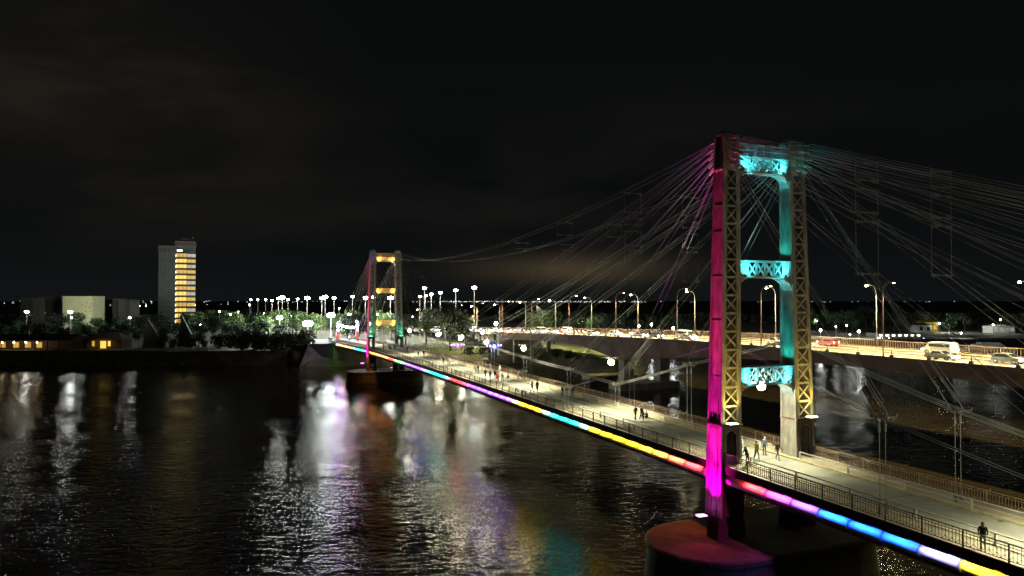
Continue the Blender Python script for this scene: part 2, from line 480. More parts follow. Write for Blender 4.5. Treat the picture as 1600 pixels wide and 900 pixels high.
u = -76.0
while u < 220:
    mb.box(-4.64, 4.64, u - .1, u + .1, dz(u) - 0.48, dz(u) - 0.27); u += 4.8
mb.build('cross_girder', 'fascia', deck)

u = -72.0
while u < 216:
    mb = MB()
    mb.box(-2.44, 2.44, u - .05, u + .05, dz(u) + .001, dz(u) + .006)
    for s_ in (-1, 1): mb.box(*sorted((s_ * 2.76, s_ * 4.64)), u - .03, u + .03, dz(u) + .101, dz(u) + .104)
    mb.build('joint', 'black_metal', deck)
    for s_ in (-1, 1):
        mb = MB(); mb.box(s_ * 2.2 - .18, s_ * 2.2 + .18, u + 5.8, u + 6.1, dz(u + 6) + .002, dz(u + 6) + .008); mb.build('drain_cover', 'black_metal', deck)
    u += 12

# railings
def railing(v, mname, hgt, label):
    r = tag(empty('railing', org, AX), label, 'railing')
    L = 2.4; u = -30.0; k = 0
    protos = {}
    while u < 212 and k < 100:
        if abs(u + L / 2) < -1: pass
        m_ = MB(); d0, d1 = dz(u) + 0.1, dz(u + L) + 0.1
        zf = lambda q: d0 + (d1 - d0) * (q - u) / L
        m_.beam((v, u, d0 + hgt), (v, u + L, d1 + hgt), 0.06, 0.05)
        m_.beam((v, u, d0 + hgt - .16), (v, u + L, d1 + hgt - .16), 0.03, 0.03)
        m_.beam((v, u, d0 + .16), (v, u + L, d1 + .16), 0.03, 0.04)
        nb = 12
        for j in range(1, nb):
            q = u + L * j / nb
            top = hgt if j % 2 else hgt - .16
            m_.beam((v, q, zf(q) + (.16 if j % 2 else .16)), (v, q, zf(q) + top), 0.022)
            if j % 2:
                m_.beam((v, q, zf(q) + .42), (v, q + L / nb, zf(q) + .16), 0.018); m_.beam((v, q, zf(q) + .42), (v, q - L / nb, zf(q) + .16), 0.018)
        m_.build('panel', mname, r)
        m_ = MB(); m_.beam((v, u, d0 - .05), (v, u, d0 + hgt + .03), 0.075); m_.build('post', mname, r)
        u += L; k += 1
    # run on to the shore
    m_ = MB()
    for u in [-78 + 2.4 * i for i in range(20)] + [212 + 2.4 * i for i in range(5)]:
        d0, d1 = dz(u) + .1, dz(u + L) + .1
        for hh in (hgt, hgt - .16, .16): m_.beam((v, u, d0 + hh), (v, u + L, d1 + hh), 0.04)
        for j in range(10): m_.beam((v, u + L * j / 10, d0 + .1), (v, u + L * j / 10, d0 + hgt), 0.022 if j else 0.07)
    m_.build('end_run', mname, r)
    return r
railing(-4.72, 'rail_iron', 1.02, 'dark iron railing with looped balusters above the rainbow-lit pipe')
railing(4.72, 'rail_rust', 0.88, 'rust-brown balustrade on the footbridge side facing the road viaduct')
for s_, txt in ((1, 'white two-bar guard rail beside the far footway of the footbridge'), (-1, 'low guard rail beside the footway next to the dark iron railing')):
    r = tag(empty('guard_rail', org, AX), txt, 'guard rail')
    for hh in (0.62, 0.32):
        m_ = MB()
        pts = []
        u = -76
        while u < -1.8: pts.append((s_ * 2.62, u, dz(u) + .14 + hh)); u += 3
        pts.append((s_ * 2.62, -1.6, dz(0) + .14 + hh))
        m_.tube(pts, 0.045 if hh > .5 else .03, 6)
        pts = []; u = 1.6
        while u < SPAN - 1.6: pts.append((s_ * 2.62, u, dz(u) + .14 + hh)); u += 3
        m_.tube(pts, 0.045 if hh > .5 else .03, 6)
        m_.build('bar', 'white_rail', r, True)
    u = -73.6
    while u < SPAN - 2:
        if abs(u) > 1.4:
            m_ = MB(); m_.box(s_ * 2.62 - .06, s_ * 2.62 + .06, u - .07, u + .07, dz(u) + .10, dz(u) + .80, top=(.8, .8)); m_.build('post', 'white_rail', r)
        u += 4.8

# water pipe on brackets, with its row of coloured lamps
pipe = tag(empty('water_pipe', org, AX), 'thick white pipe slung along the deck edge and lit in rainbow colours', 'pipe')
PV = -4.36
pz = lambda u: dz(u) - 1.02
m_ = MB(); m_.tube([(PV, u, pz(u)) for u in range(-78, 207, 3)], 0.40, 20); m_.build('tube', 'pipe', pipe, True)
k = 0; u = -30.0
while u < 206 and k < 98:
    m_ = MB(); m_.tube([(PV, u - .07, pz(u)), (PV, u + .07, pz(u))], 0.435, 20); m_.box(PV - .06, PV + .06, u - .05, u + .05, pz(u) - .6, pz(u) - .43)
    m_.build('flange', 'pipe_band', pipe, True); u += 2.45; k += 1
SEQ = [(206, 'green'), (199, 'orange'), (172, 'cyan'), (148, 'orange'), (122, 'red'), (113.9, 'green'), (104, 'purple'), (87.2, 'cyan'), (73.4, 'red'), (62, 'purple'), (43.3, 'yellow'), (33.5, 'cyan'), (20.3, 'yellow'), (9.0, 'orange'), (7.0, 'red'), (-5.0, 'pink'), (-7.0, 'purple'), (-7.6, 'blue'), (-20.8, 'yellow'), (-40, 'red'), (-60, 'cyan')]
LED = dict(green=(.10, 1, .22), orange=(1, .36, .07), cyan=(.02, .78, .75), red=(1, .04, .05), purple=(.30, .08, 1), yellow=(1, .66, .02), pink=(1, .05, .62), blue=(.01, .10, 1))
def led_color(u):
    c = LED['green']
    for a, n_ in SEQ:
        if u <= a: c = LED[n_]
    return c
led = tag(empty('light_strip', org, AX), 'row of coloured lamps under the deck edge that washes the white pipe', 'light strip')
LEDP = 105
rl = random.Random(8)
def led_name(u):
    c = 'green'
    for a, n_ in SEQ:
        if u <= a: c = n_
    return c
u = -30.0; k = 0
while u < 204 and k < 98:
    if min(abs(u + 1.2), abs(u + 1.2 - SPAN)) > 1.9:
        c_ = tuple((a_ + b_ * .30) / 1.30 for a_, b_ in zip(LED[led_name(u + 1.2)], LED[led_name(u + 1.2 + rl.choice((-2.4, 2.4)))]))
        m_ = MB(); m_.box(-4.92, -4.83, u + .5, u + 1.95, dz(u) - .46, dz(u) - .37); m_.beam((-4.76, u + 1.2, dz(u) - .38), (-4.85, u + 1.2, dz(u) - .4), .05)
        hs = m_.build('lamp_housing', 'fascia', led)
        l = bpy.data.lights.new('led_light', 'AREA'); l.shape = 'RECTANGLE'; l.size = 1.95; l.size_y = .07; l.energy = LEDP * rl.uniform(.55, 1.25); l.color = c_; l.spread = R(175)
        o = bpy.data.objects.new('led_light', l); col.objects.link(o); o.parent = led
        a = Vector((-4.87, u + 1.22, dz(u + 1.2) - .49)); o.location = a
        dd = (Vector((PV - .30, u + 1.22, pz(u) - .05)) - a).normalized()
        yv = Vector((0, 1, 0)); zv = -dd; xv = yv; yy_ = zv.cross(xv).normalized()
        o.rotation_euler = Matrix((xv, yy_, zv)).transposed().to_euler()
    u += 2.45; k += 1

# ------------------------------------------------------------------ towers
def taper(z):      # centre offset and half widths of a leg at height z
    f = (z - 10.2) / (37.2 - 10.2)
    f = max(-0.3, f)
    return 4.0 - 0.51 * f, 0.93 - 0.22 * f, 0.90 - 0.33 * f     # centre v, half width in v, half width in u
def make_tower(u0, label, near):
    T = tag(empty('bridge_tower', b2w(u0, 0, 0), AX), label, 'tower')
    zl = [13.6, 15.05, 16.6, 18.15] + [18.15 + (25.6 - 18.15) * i / 5 for i in range(1, 6)] + [27.05] + [27.05 + (34.4 - 27.05) * i / 5 for i in range(1, 6)]
    for s_ in (-1, 1):
        leg = empty('leg', (0, 0, 0)); leg.parent = T
        # side plates: outer plate runs down to the bearing, inner one stops on the deck
        for side in (1, -1):
            outer = side == 1
            m_ = MB(); zb = 6.1 if outer else 10.32
            vs = []
            for z in (zb, 37.2):
                c, hv, hu = taper(z)
                for vv in (c + side * hv, c + side * (hv - .10)):
                    for uu in (-hu, hu): vs.append((s_ * vv, uu, z))
            m_.add(vs, [(0, 1, 3, 2), (4, 6, 7, 5), (0, 4, 5, 1), (2, 3, 7, 6), (0, 2, 6, 4), (1, 5, 7, 3)])
            # flange edges and thin stiffening ribs on the plate
            for uu in (-1, 1):
                a = [taper(zb), taper(37.2)]
                m_.beam((s_ * (a[0][0] + side * (a[0][1] + .03)), uu * (a[0][2] - .05), zb), (s_ * (a[1][0] + side * (a[1][1] + .03)), uu * (a[1][2] - .05), 37.2), .16, .16, up=(0, 1, 0))
            if outer:
                for uu in (-.33, .33):
                    a = [taper(zb), taper(15.5)]
                    m_.beam((s_ * (a[0][0] + a[0][1] + .03), uu, zb), (s_ * (a[1][0] + a[1][1] + .03), uu, 15.5), .07, .07, up=(0, 1, 0))
                for z in [10.2, 13.2, 17.4, 22, 25.6, 29.3, 31.5]:
                    c, hv, hu = taper(z)
                    m_.box(*sorted((s_ * (c + hv), s_ * (c + hv + .012))), -hu + .06, hu - .06, z - .05, z + .05)
                c, hv, hu = taper(34.5)
                m_.box(*sorted((s_ * (c + hv), s_ * (c + hv + .16))), -hu + .02, hu - .02, 34.42, 34.6)
            m_.build('side_plate', 'steel_paint', leg)
        for q in (-1, 1):      # lattice faces front and back
            m_ = MB()
            for z0, z1 in zip(zl, zl[1:]):
                a, b_ = taper(z0), taper(z1)
                p = lambda t_, sg, z: (s_ * (t_[0] + sg * (t_[1] - .16)), q * (t_[2] - .05), z)
                m_.beam(p(a, -1, z0 + .1), p(b_, 1, z1 - .1), .12, .05, up=(0, 1, 0)); 
                m_.beam((p(a, 1, z0 + .1)[0], p(a, 1, z0)[1] - q * .03, z0 + .1), (p(b_, -1, z1 - .1)[0], p(b_, -1, z1)[1] - q * .03, z1 - .1), .12, .05, up=(0, 1, 0))
                m_.box(*sorted((s_ * (a[0] - a[1] + .1), s_ * (a[0] + a[1] - .1))), *sorted((q * (a[2] - .02), q * (a[2] - .14))), z0 - .09, z0 + .09)
                # corner gussets
                for sg in (-1, 1):
                    x_ = s_ * (a[0] + sg * (a[1] - .12)); x2 = s_ * (a[0] + sg * (a[1] - .42)); yy = q * (a[2] - .08)
                    m_.add([(x_, yy, z0), (x2, yy, z0), (x_, yy, z0 + .34)], [(0, 1, 2)])
                    m_.add([(x_, yy, z1), (x2, yy, z1), (x_, yy, z1 - .34)], [(0, 2, 1)])
            for sg in (-1, 1):
                a, b_ = taper(10.3), taper(34.4)
                m_.beam((s_ * (a[0] + sg * (a[1] - .17)), q * (a[2] - .03), 13.6), (s_ * (b_[0] + sg * (b_[1] - .17)), q * (b_[2] - .03), 34.4), .24, .06, up=(0, 1, 0))
            c, hv, hu = taper(35.8)
            m_.box(*sorted((s_ * (c - hv + .105), s_ * (c + hv - .105))), *sorted((q * (hu - .10), q * hu)), 34.42, 37.1)
            m_.build('lattice', 'steel_paint', leg)
        # pedestal with an arched passage over the footway
        c, hv, hu = taper(12)
        m_ = MB()
        for q in (-1, 1):
            y0, y1 = sorted((q * (hu + .02), q * (hu - .22)))
            x0, x1 = c - hv + .12, c + hv - .12
            aw = .50
            m_.box(*sorted((s_ * x0, s_ * (c - aw))), y0, y1, 10.32, 13.45)
            m_.box(*sorted((s_ * (c + aw), s_ * x1)), y0, y1, 10.32, 13.45)
            n = 10
            pts = [(c + aw * math.cos(math.pi * i / n), 12.55 + .5 * math.sin(math.pi * i / n)) for i in range(n + 1)]
            for (xa, za), (xb, zb_) in zip(pts, pts[1:]):
                for yy in (y0, y1):
                    m_.add([(s_ * xa, yy, za), (s_ * xb, yy, zb_), (s_ * xb, yy, 13.45), (s_ * xa, yy, 13.45)], [(0, 1, 2, 3)])
                m_.add([(s_ * xa, y0, za), (s_ * xb, y0, zb_), (s_ * xb, y1, zb_), (s_ * xa, y1, za)], [(0, 1, 2, 3)])
        m_.box(*sorted((s_ * (c - hv - .12), s_ * (c + hv + .10))), -hu - .18, hu + .18, 13.455, 13.6)
        m_.build('pedestal', 'steel_dark', leg)
        # column shoe under the deck down to the pier
        m_ = MB()
        m_.box(*sorted((s_ * 2.6, s_ * 4.75)), -.8, .8, 6.1, 9.2)
        for vv in (3.0, 4.75):
            m_.box(*sorted((s_ * (vv - .55), s_ * (vv + .45))), -.75, .75, 4.25, 6.09, top=(.75, .8))
            for i in range(5): m_.box(*sorted((s_ * (vv - .62), s_ * (vv + .52))), -.7 + i * .32, -.62 + i * .32, 4.25, 5.6, top=(.8, 1))
        m_.build('foot', 'steel_dark', leg)
        # saddle with cable sockets
        m_ = MB()
        c, hv, hu = taper(37.2)
        m_.box(*sorted((s_ * (c - hv - .05), s_ * (c + hv + .05))), -hu - .08, hu + .08, 37.21, 37.42)
        m_.box(*sorted((s_ * (c - hv + .1), s_ * (c + hv - .1))), -hu + .1, hu - .1, 37.43, 37.75, top=(.7, .7))
        rr = random.Random(3 + s_)
        for q in (-1, 1):
            for i in range(5):
                for j in range(3):
                    z = 37.0 - .45 * i; vv = c + (j - 1) * .42
                    d = Vector((s_ * rr.uniform(-.06, .06), q, -.12 - .16 * i)).normalized()
                    a = Vector((s_ * vv, q * hu, z)); ln = rr.uniform(.8, 1.5)
                    m_.tube([a, a + d * ln * .55], .035, 5); m_.tube([a + d * ln * .5, a + d * ln], .085, 6)
        m_.build('saddle', 'galvanised', leg)
    # portal beams
    for zb, zt, kind in ((34.45, 35.75, 'top'), (25.62, 27.03, 'mid'), (16.62, 18.13, 'low')):
        cb = empty('portal_beam', (0, 0, 0)); cb.parent = T
        c, hv, hu = taper((zb + zt) / 2); x = c - hv - .02
        hb = hu - .12
        for q in (-1, 1):
            m_ = MB(); yq = q * hb
            m_.box(-x, x, *sorted((yq, yq - q * .1)), zt - .13, zt); m_.box(-x, x, *sorted((yq, yq - q * .1)), zb, zb + .12)
            ex = x * .64
            for sg in (-1, 1): m_.box(*sorted((sg * x, sg * ex)), *sorted((yq - q * .02, yq - q * .07)), zb + .121, zt - .131)
            np_ = 4
            for i in range(np_):
                xa, xb = -ex + 2 * ex * i / np_, -ex + 2 * ex * (i + 1) / np_
                m_.beam((xa, yq - q * .03, zb + .1), (xb, yq - q * .03, zt - .1), .13, .04, up=(0, 1, 0)); m_.beam((xa, yq - q * .06, zt - .1), (xb, yq - q * .06, zb + .1), .13, .04, up=(0, 1, 0))
                m_.box(xa - .05, xa + .05, *sorted((yq + q * .01, yq - q * .09)), zb + .121, zt - .131)
            m_.box(ex - .05, ex + .05, *sorted((yq + q * .01, yq - q * .09)), zb + .121, zt - .131)
            m_.build('web', 'steel_paint', cb)
        m_ = MB()
        m_.box(-x, x, -hb + .1, hb - .1, zt - .05, zt - .01)
        # arched soffit that curves down to the legs
        n = 20; rows = []
        for i in range(n + 1):
            xx = -x + 2 * x * i / n
            e = max(0, abs(xx) / x - .45) / .55
            z = zb - .03 - 1.05 * (1 - math.sqrt(max(0, 1 - e * e)))
            rows.append([(xx, -hb, z), (xx, hb, z)])
            m_.add([], [])
        m_.sheet(rows)
        for q in (-1, 1):
            m_.sheet([[(r_[0][0], q * hb, r_[0][2]) for r_ in rows], [(r_[0][0], q * hb, zb) for r_ in rows]])
        m_.build('soffit', 'steel_paint', cb)
        for sg in (-1, 1):
            for q in (-1, 1):
                m_ = MB(); m_.box(sg * (x - .62) - .14, sg * (x - .62) + .14, q * (hb + .16) - .1, q * (hb + .16) + .1, zb + .02, zb + .22)
                m_.build('floodlight', 'black_metal', cb)
        if kind == 'top':
            m_ = MB()
            for q in (-1, 1):
                for hh in (.5, 1.0): m_.beam((-x, q * hb, zt + hh), (x, q * hb, zt + hh), .045)
                for i in range(31): m_.beam((-x + 2 * x * i / 30, q * hb, zt), (-x + 2 * x * i / 30, q * hb, zt + 1.0), .02 if i % 5 else .05)
            m_.build('walkway_rail', 'galvanised', T)
    return T

tn = make_tower(0, 'tall steel lattice tower in the foreground, its outer face lit magenta', True)
tf = make_tower(SPAN, 'distant lattice tower of the footbridge with glowing amber cross beams', False)
CY, AM = (0.06, 0.86, 1.0), (1.0, 0.47, 0.07)
def tower_lights(T, beamcol, k, near):
    kb = k * (1.0 if near else 3.0)
    for zb, zt in ((34.45, 35.75), (25.62, 27.03), (16.62, 18.13)):
        c, hv, hu = taper((zb + zt) / 2); x = c - hv - .02; hb = hu - .12
        for sg in (-1, 1):
            # lamp hung just outside the web at either end, washing web and soffit
            spot('beam_light', (sg * (x - .62), -(hb + .75), zb + .15), (sg * (x - 1.0), -hb, zb + .75), beamcol, 150 * kb, 100, .8, .08, T)
            spot('beam_light', (sg * (x - .62), 0, zb + .2), (0, 0, zb + .55), beamcol, 130 * kb, 120, .8, .08, T)
            spot('soffit_light', (sg * (x - 1.7), -.1, zb - 1.35), (sg * (x - .9), 0, zb), beamcol, 30 * kb, 130, .8, .08, T)
    def fixture(loc, matn, name='floodlight', r_=.16):
        m_ = MB(); m_.box(loc[0] - r_ * 1.5, loc[0] + r_ * 1.5, loc[1] - r_, loc[1] + r_, loc[2] - .12, loc[2] - .01)
        f = m_.build(name, 'black_metal', T)
        m_ = MB(); m_.box(loc[0] - r_ * 1.35, loc[0] + r_ * 1.35, loc[1] - r_ * .85, loc[1] + r_ * .85, loc[2], loc[2] + .03)
        m_.build('lens', matn, f)
    # outer face wash from the foot
    spot('spill_light', (-6.6, -.2, 6.1), (-9.0, -4.5, 4.2), (1.0, .04, .12) if near else (1, .05, .1), 130, 140, .6, .1, T)
    pk = (1.0, 0.0, 0.62) if near else (1.0, 0.0, 0.30)
    kk = k; k = k if near else k * 5
    fixture((-6.35, -.1, 6.3), 'fixture_pink', r_=.28)
    spot('leg_light', (-6.35, -.1, 6.45), (-4.75, 0, 13.0), pk, 1700 * k, 70, .9, .15, T)
    spot('leg_light', (-6.3, 0, 6.45), (-4.6, 0, 19.5), (1.0, 0.01, 0.42) if near else pk, 7500 * k, 24, .9, .15, T)
    spot('leg_light', (-6.3, 0, 6.45), (-4.3, 0, 32), (1.0, 0.05, 0.16), 21000 * k, 9, .9, .15, T)
    k = kk
    # lattice wash from the pedestal top
    ly = (1.0, 0.72, 0.14) if near else (0.02, 0.9, 0.5)
    for s_ in (-1, 1):
        fixture((s_ * 4.25, -1.35, 13.75), 'fixture_yellow' if near else 'fixture_green', r_=.3)
        spot('lattice_light', (s_ * 4.2, -1.45, 13.9), (s_ * 3.85, -.75, 17.0), ly, 420 * k, 75, .9, .12, T)
        spot('lattice_light', (s_ * 4.1, -1.9, 13.9), (s_ * 3.75, -.65, 24.5), (1.0, 0.62, 0.12) if near else ly, (480 if near else 40) * k, 34, .9, .12, T)
        spot('lattice_light', (s_ * 3.85, 0, 13.8), (s_ * 3.8, 0, 20), (ly[0], ly[1] * .9, ly[2]), 18 * k, 60, .8, .12, T)
    # inner face of the right leg
    inn = (0.02, 0.80, 0.66) if near else (0.45, 0.18, 1.0)
    spot('inner_light', (2.1, 0, 18.5), (2.95, 0, 20.6), inn, 34 * k, 120, .8, .1, T)
    spot('inner_light', (1.6, 0, 18.4), (2.9, 0, 25), inn, 60 * k, 55, .9, .1, T)
    spot('inner_light', (2.1, 0, 27.3), (2.8, 0, 29.3), inn, 30 * k, 110, .8, .1, T)
    spot('inner_light', (1.6, 0, 27.3), (2.75, 0, 33), inn, 45 * k, 60, .9, .1, T)
    # saddles
    if near:
        spot('saddle_light', (-4.8, 2.4, 33.8), (-3.6, .9, 36.6), (1.0, .25, .45), 60, 80, .8, .1, T)
        spot('saddle_light', (3.0, -2.2, 34.3), (3.6, -.9, 36.4), (.05, .8, .5), 60, 90, .8, .1, T)
        spot('cable_light', (-3.5, 5.0, 27.2), (-3.5, 5.5, 34), (1.0, .95, .6), 420, 80, .9, .1, T)
        spot('cable_light', (3.5, 4.0, 27.2), (3.5, 5.0, 34), (1.0, .95, .6), 320, 80, .9, .1, T)
    else:
        spot('saddle_light', (-5.6, -1.5, 31.5), (-4.0, -1.0, 36.0), (.0, .35, 1.0), 900, 50, .8, .1, T)
tower_lights(tn, CY, 4.5, True)
tower_lights(tf, AM, 2.6, False)

# piers
def make_pier(u0, label):
    P = tag(empty('bridge_pier', b2w(u0, 0, 0), AX), label, 'pier')
    def ring(hl, rad, z, n=14):
        pts = []
        for q in (1, -1):
            for i in range(n + 1):
                a = -math.pi / 2 + math.pi * i / n
                pts.append((q * (hl + rad * math.cos(a)), -q * rad * -math.sin(a) if False else q * rad * math.sin(a), z))
        return pts
    m_ = MB()
    rs = [ring(5.6, 5.5, -2), ring(5.6, 4.85, 3.7)]
    rows = [r_ + [r_[0]] for r_ in rs]
    m_.sheet(rows)
    m_.build('shaft', 'pier_concrete', P, True)
    m_ = MB()
    rs = [ring(5.6, 4.85, 3.701), ring(5.6, 5.08, 3.78), ring(5.6, 5.08, 4.12), ring(5.6, 4.9, 4.24)]
    m_.sheet([r_ + [r_[0]] for r_ in rs])
    k = len(m_.v); m_.v += rs[-1]; m_.f.append(tuple(range(k, k + len(rs[-1])))); m_.mi.append(0)
    m_.build('cap', 'pier_concrete', P)
    return P
make_pier(0, 'large oval concrete pier carrying the foreground tower, rim tinted magenta')
make_pier(SPAN, 'dark oval concrete pier under the distant amber-lit tower')

# ------------------------------------------------------------------ cables
NU = [14.5, 29.0, 42.0, 57.5, 72.0, 88.0, 103.0, 117.0, 131.5]
NZ = [16.8, 13.1, 13.8, 14.3, 15.1, 14.3, 13.8, 13.1, 16.8]
SU = [-14.5, -29.0, -44.0, -58.0]
SZ = [16.2, 13.4, 12.2, 11.2]
FU = [SPAN + 14.5, SPAN + 29, SPAN + 44, SPAN + 58]
PL = 3.55
def sag_line(a, b_, sag, n=8):
    a, b_ = Vector(a), Vector(b_)
    return [a.lerp(b_, i / n) - Vector((0, 0, sag * 4 * (i / n) * (1 - i / n))) for i in range(n + 1)]
def fan(tu, v, targets, label):
    F = tag(empty('stay_cables', b2w(tu, v, 0), AX), label, 'cables', 'stay cable fans of the footbridge')
    for i, (u, z, cnt) in enumerate(targets):
        zt = 37.0 - .42 * min(i, 5) if targets[-1][0] * 0 == 0 else 37
        zt = 35.1 + .38 * min(i, 5)
        L = abs(u - tu)
        for j in range(cnt):
            dv = (-.42, .42, -.14, .14, -.2, .2)[j]; dzz = (0, .35, .75, 1.1, .4, .4)[j]
            sgn = 1 if u > tu else -1
            m_ = MB()
            m_.tube(sag_line((dv * .8, sgn * .55, zt + dzz * .4), (dv, u - tu, z + dzz), L * .006, 8), .018, 4, cap=False)
            m_.build('cable', 'cable', F)
    return F
for v, side in ((-PL, 'left'), (PL, 'right')):
    fan(0, v, [(u, z, 4) for u, z in zip(NU[:6], NZ[:6])], 'stay cables from the %s leg of the foreground tower toward midstream' % side)
    fan(0, v, [(u, z, 4) for u, z in zip(SU, SZ)] + [(-76, 9.6, 4), (-78, 9.4, 4)], 'stay cables from the %s leg of the foreground tower toward the near shore' % side)
    fan(SPAN, v, [(u, z, 4) for u, z in zip(NU[:3:-1], NZ[:3:-1])], 'stay cables from the %s leg of the amber tower toward midstream' % side)
    fan(SPAN, v, [(u, z, 4) for u, z in zip(FU, SZ)] + [(SPAN + 76, 8.6, 4)], 'stay cables from the %s leg of the amber tower toward the park' % side)
    F = tag(empty('main_cable', b2w(0, v, 0), AX), 'topmost cable slung between the two tower tops above the %s railing' % side, 'cable')
    for j, dv in enumerate((-.9, -.6, .6, .9)):
        m_ = MB(); m_.tube(sag_line((dv * .6, .5, 37.0), (dv * .6, SPAN - .5, 37.0), 5.5, 24), .009, 4, cap=False); m_.build('cable', 'cable', F)
    # low polygon of thick cable from node to node
    F = tag(empty('stiffening_cables', b2w(0, v, 0), AX), 'thick pale cables running low from clamp to clamp on the %s side' % side, 'cables')
    chain = [(-78, 9.2)] + list(zip(SU, SZ))[::-1] + [(-.9, 20.0)]
    chain2 = [(.9, 20.0)] + list(zip(NU, NZ)) + [(SPAN - .9, 20.0)]
    chain3 = [(SPAN + .9, 20.0)] + list(zip(FU, SZ)) + [(SPAN + 76, 8.4)]
    for ch in (chain, chain2, chain3):
        for (ua, za), (ub, zb) in zip(ch, ch[1:]):
            m_ = MB()
            thick = v > 0
            for dv, dd in (((-.24, 0), (-.08, .2), (.08, 0), (.24, .2)) if thick else ((-.2, 0), (.2, 0))):
                m_.tube(sag_line((dv, ua, za + dd), (dv, ub, zb + dd), .12, 5), .034 if thick and ch is chain2 else .022, 4, cap=False)
            m_.build('cable', 'cable_bright' if thick and ch is chain2 else 'cable', F)
# clamps at the nodes with their hangers
def node(u, v, z, label):
    o = tag(empty('cable_clamp', b2w(u, v, 0), AX), label, 'cable clamp', 'cable clamps with hangers along the footbridge')
    rr = random.Random(int(u * 7 + v * 13))
    m_ = MB()
    m_.box(-.55, .55, -.09, .09, z - .06, z + .06); m_.box(-.45, .45, -.5, -.38, z + .05, z + .17); m_.box(-.45, .45, .38, .5, z + .05, z + .17)
    for x in (-.42, -.15, .15, .42):
        for y in (-.55, .1, .45):
            m_.tube([(x, y, z + rr.uniform(-.2, .1)), (x + .04, y + rr.uniform(-.25, .25), z + rr.uniform(.15, .38))], .05, 6)
    m_.build('clamp', 'galvanised' if u > 0 else 'galvanised_dim', o)  # right of the near tower the dimmer light is put into darker steel
    for x in (-.27, .27):
        m_ = MB(); m_.tube([(x, 0, z - .06), (x, 0, z - .35)], .03, 5); m_.tube([(x, 0, z - .35), (x, 0, z - .85)], .065, 6)
        m_.tube([(x, 0, z - .85), (x, 0, dz(u) + .1)], .02, 5)
        m_.box(x - .08, x + .08, -.1, .1, dz(u) + .09, dz(u) + .75, top=(.7, .7))
        m_.build('hanger', 'galvanised' if u > 0 else 'galvanised_dim', o)
    return o
for v, side in ((-PL, 'dark iron railing'), (PL, 'rust-brown balustrade')):
    for i, (u, z) in enumerate(zip(NU, NZ)): node(u, v, z, '%s clamp counting from the foreground tower, above the %s' % (nth(i), side))
    for i, (u, z) in enumerate(zip(SU[:2], SZ)): node(u, v, z, ('clamp and paired hangers right of the foreground tower by the %s' if i == 0 else 'clamp beyond the right picture edge by the %s') % side)
# spacer frames where the bundles cross
def spacer(u, v, bars, label, skip=()):
    o = tag(empty('cable_spacer', b2w(u, v, 0), AX), label, 'cable spacer', 'spacer frames hung among the stay cables')
    for i, z in enumerate(bars):
        m_ = MB(); m_.beam((-1.12, 0, z), (1.12, 0, z), .055, .065)
        for x in (-.9, -.55, .55, .9): m_.box(x - .05, x + .05, -.07, .07, z - .14, z + .10)
        m_.build('bar', 'galvanised_dim', o)
    for i, (a, b_) in enumerate(zip(bars, bars[1:])):
        if a - b_ < .9: continue
        for x in (-1.0, 1.0):
            m_ = MB(); m_.beam((x, 0, a), (x, 0, b_), .022); m_.build('rod', 'cable', o)
for v, side in ((-PL, 'left'), (PL, 'right')):
    spacer(14.2, v, (34.6, 32.7, 32.0, 31.4, 30.7, 29.3, 28.8, 25.7), 'ladder of spacer bars left of the magenta leg, %s cable plane' % side)
    spacer(29.5, v, (33.2, 31.7), 'short spacer frame second from the foreground tower, %s cable plane' % side)
    spacer(42.5, v, (31.7, 30.9), 'smallest spacer frame farthest from the foreground tower, %s cable plane' % side)
    spacer(-13.5, v, (32.6, 31.5, 30.9, 29.4, 28.8, 25.4), 'ladder of spacer bars right of the foreground tower, %s cable plane' % side)
# deck lamps
LAMPS = [-49, -24.5, 0, 24.5, 50, 66, 80, 95, 119, 168, 190]
for i, u in enumerate(LAMPS):
    o = tag(empty('deck_lamp', b2w(u, 0, 0), AX), ('round globe lamp hung under the lowest beam of the %s tower' % ('foreground' if u == 0 else 'distant')) if u in (0, SPAN) else ('round globe lamp over the deck, %s' % (('beyond the right edge, ' if u < 0 else '') + nth(abs(i - 2) - 1 if i != 2 else 0) + (' from the foreground tower'))), 'lamp', 'globe lamps hung over the footbridge deck')
    m_ = MB(); m_.ball((0, 0, 16.4), .34, 12, 8); m_.build('globe', 'lamp_white', o, True)
    spot('lamp_light', (0, 0, 16.0), (0, 0, 10), (1.0, .94, .60), 10000, 122, .6, .25, o)
    m_ = MB(); m_.tube([(0, 0, 16.74), (0, 0, 16.9)], .12, 8)
    if u in (0, SPAN): m_.build('cap', 'black_metal', o)
    else:
        m_.build('cap', 'black_metal', o)
        m_ = MB(); m_.tube(sag_line((-PL, 0, 17.6), (PL, 0, 17.6), .68, 8), .014, 4); m_.build('span_wire', 'cable', o)
# purple floods on two clamps
for (u, v, mt, cl_, txt) in ((72.0, PL, 'blue_glow', (.28, .18, 1), 'blue'), (93, PL, 'magenta_glow', (.42, .10, 1), 'magenta')):
    z = 15.1 if u == 72 else 14.0
    o = tag(empty('colour_floodlight', b2w(u, v, z), AX), 'small %s floodlight glowing on a cable clamp with violet spill' % txt, 'floodlight')
    m_ = MB(); m_.ball((0, -.7, .25), .26, 10, 6); m_.build('lens', mt, o, True)
    m_ = MB(); m_.box(-.25, .25, -.6, -.3, 0, .4); m_.build('housing', 'black_metal', o)
    for q in (-1, 1):
        for x in (-1.6, 1.6):
            spot('violet_light', (x, q * 1.6 - .5, -.4), (0, q * .5, .3), cl_, 900, 110, .9, .1, o)
    for x in (-1.3, -.7, .9, 1.4):
        m_ = MB(); m_.ball((x, -.5, .35), .11, 8, 5); m_.build('bulb', 'purple_glow', o)

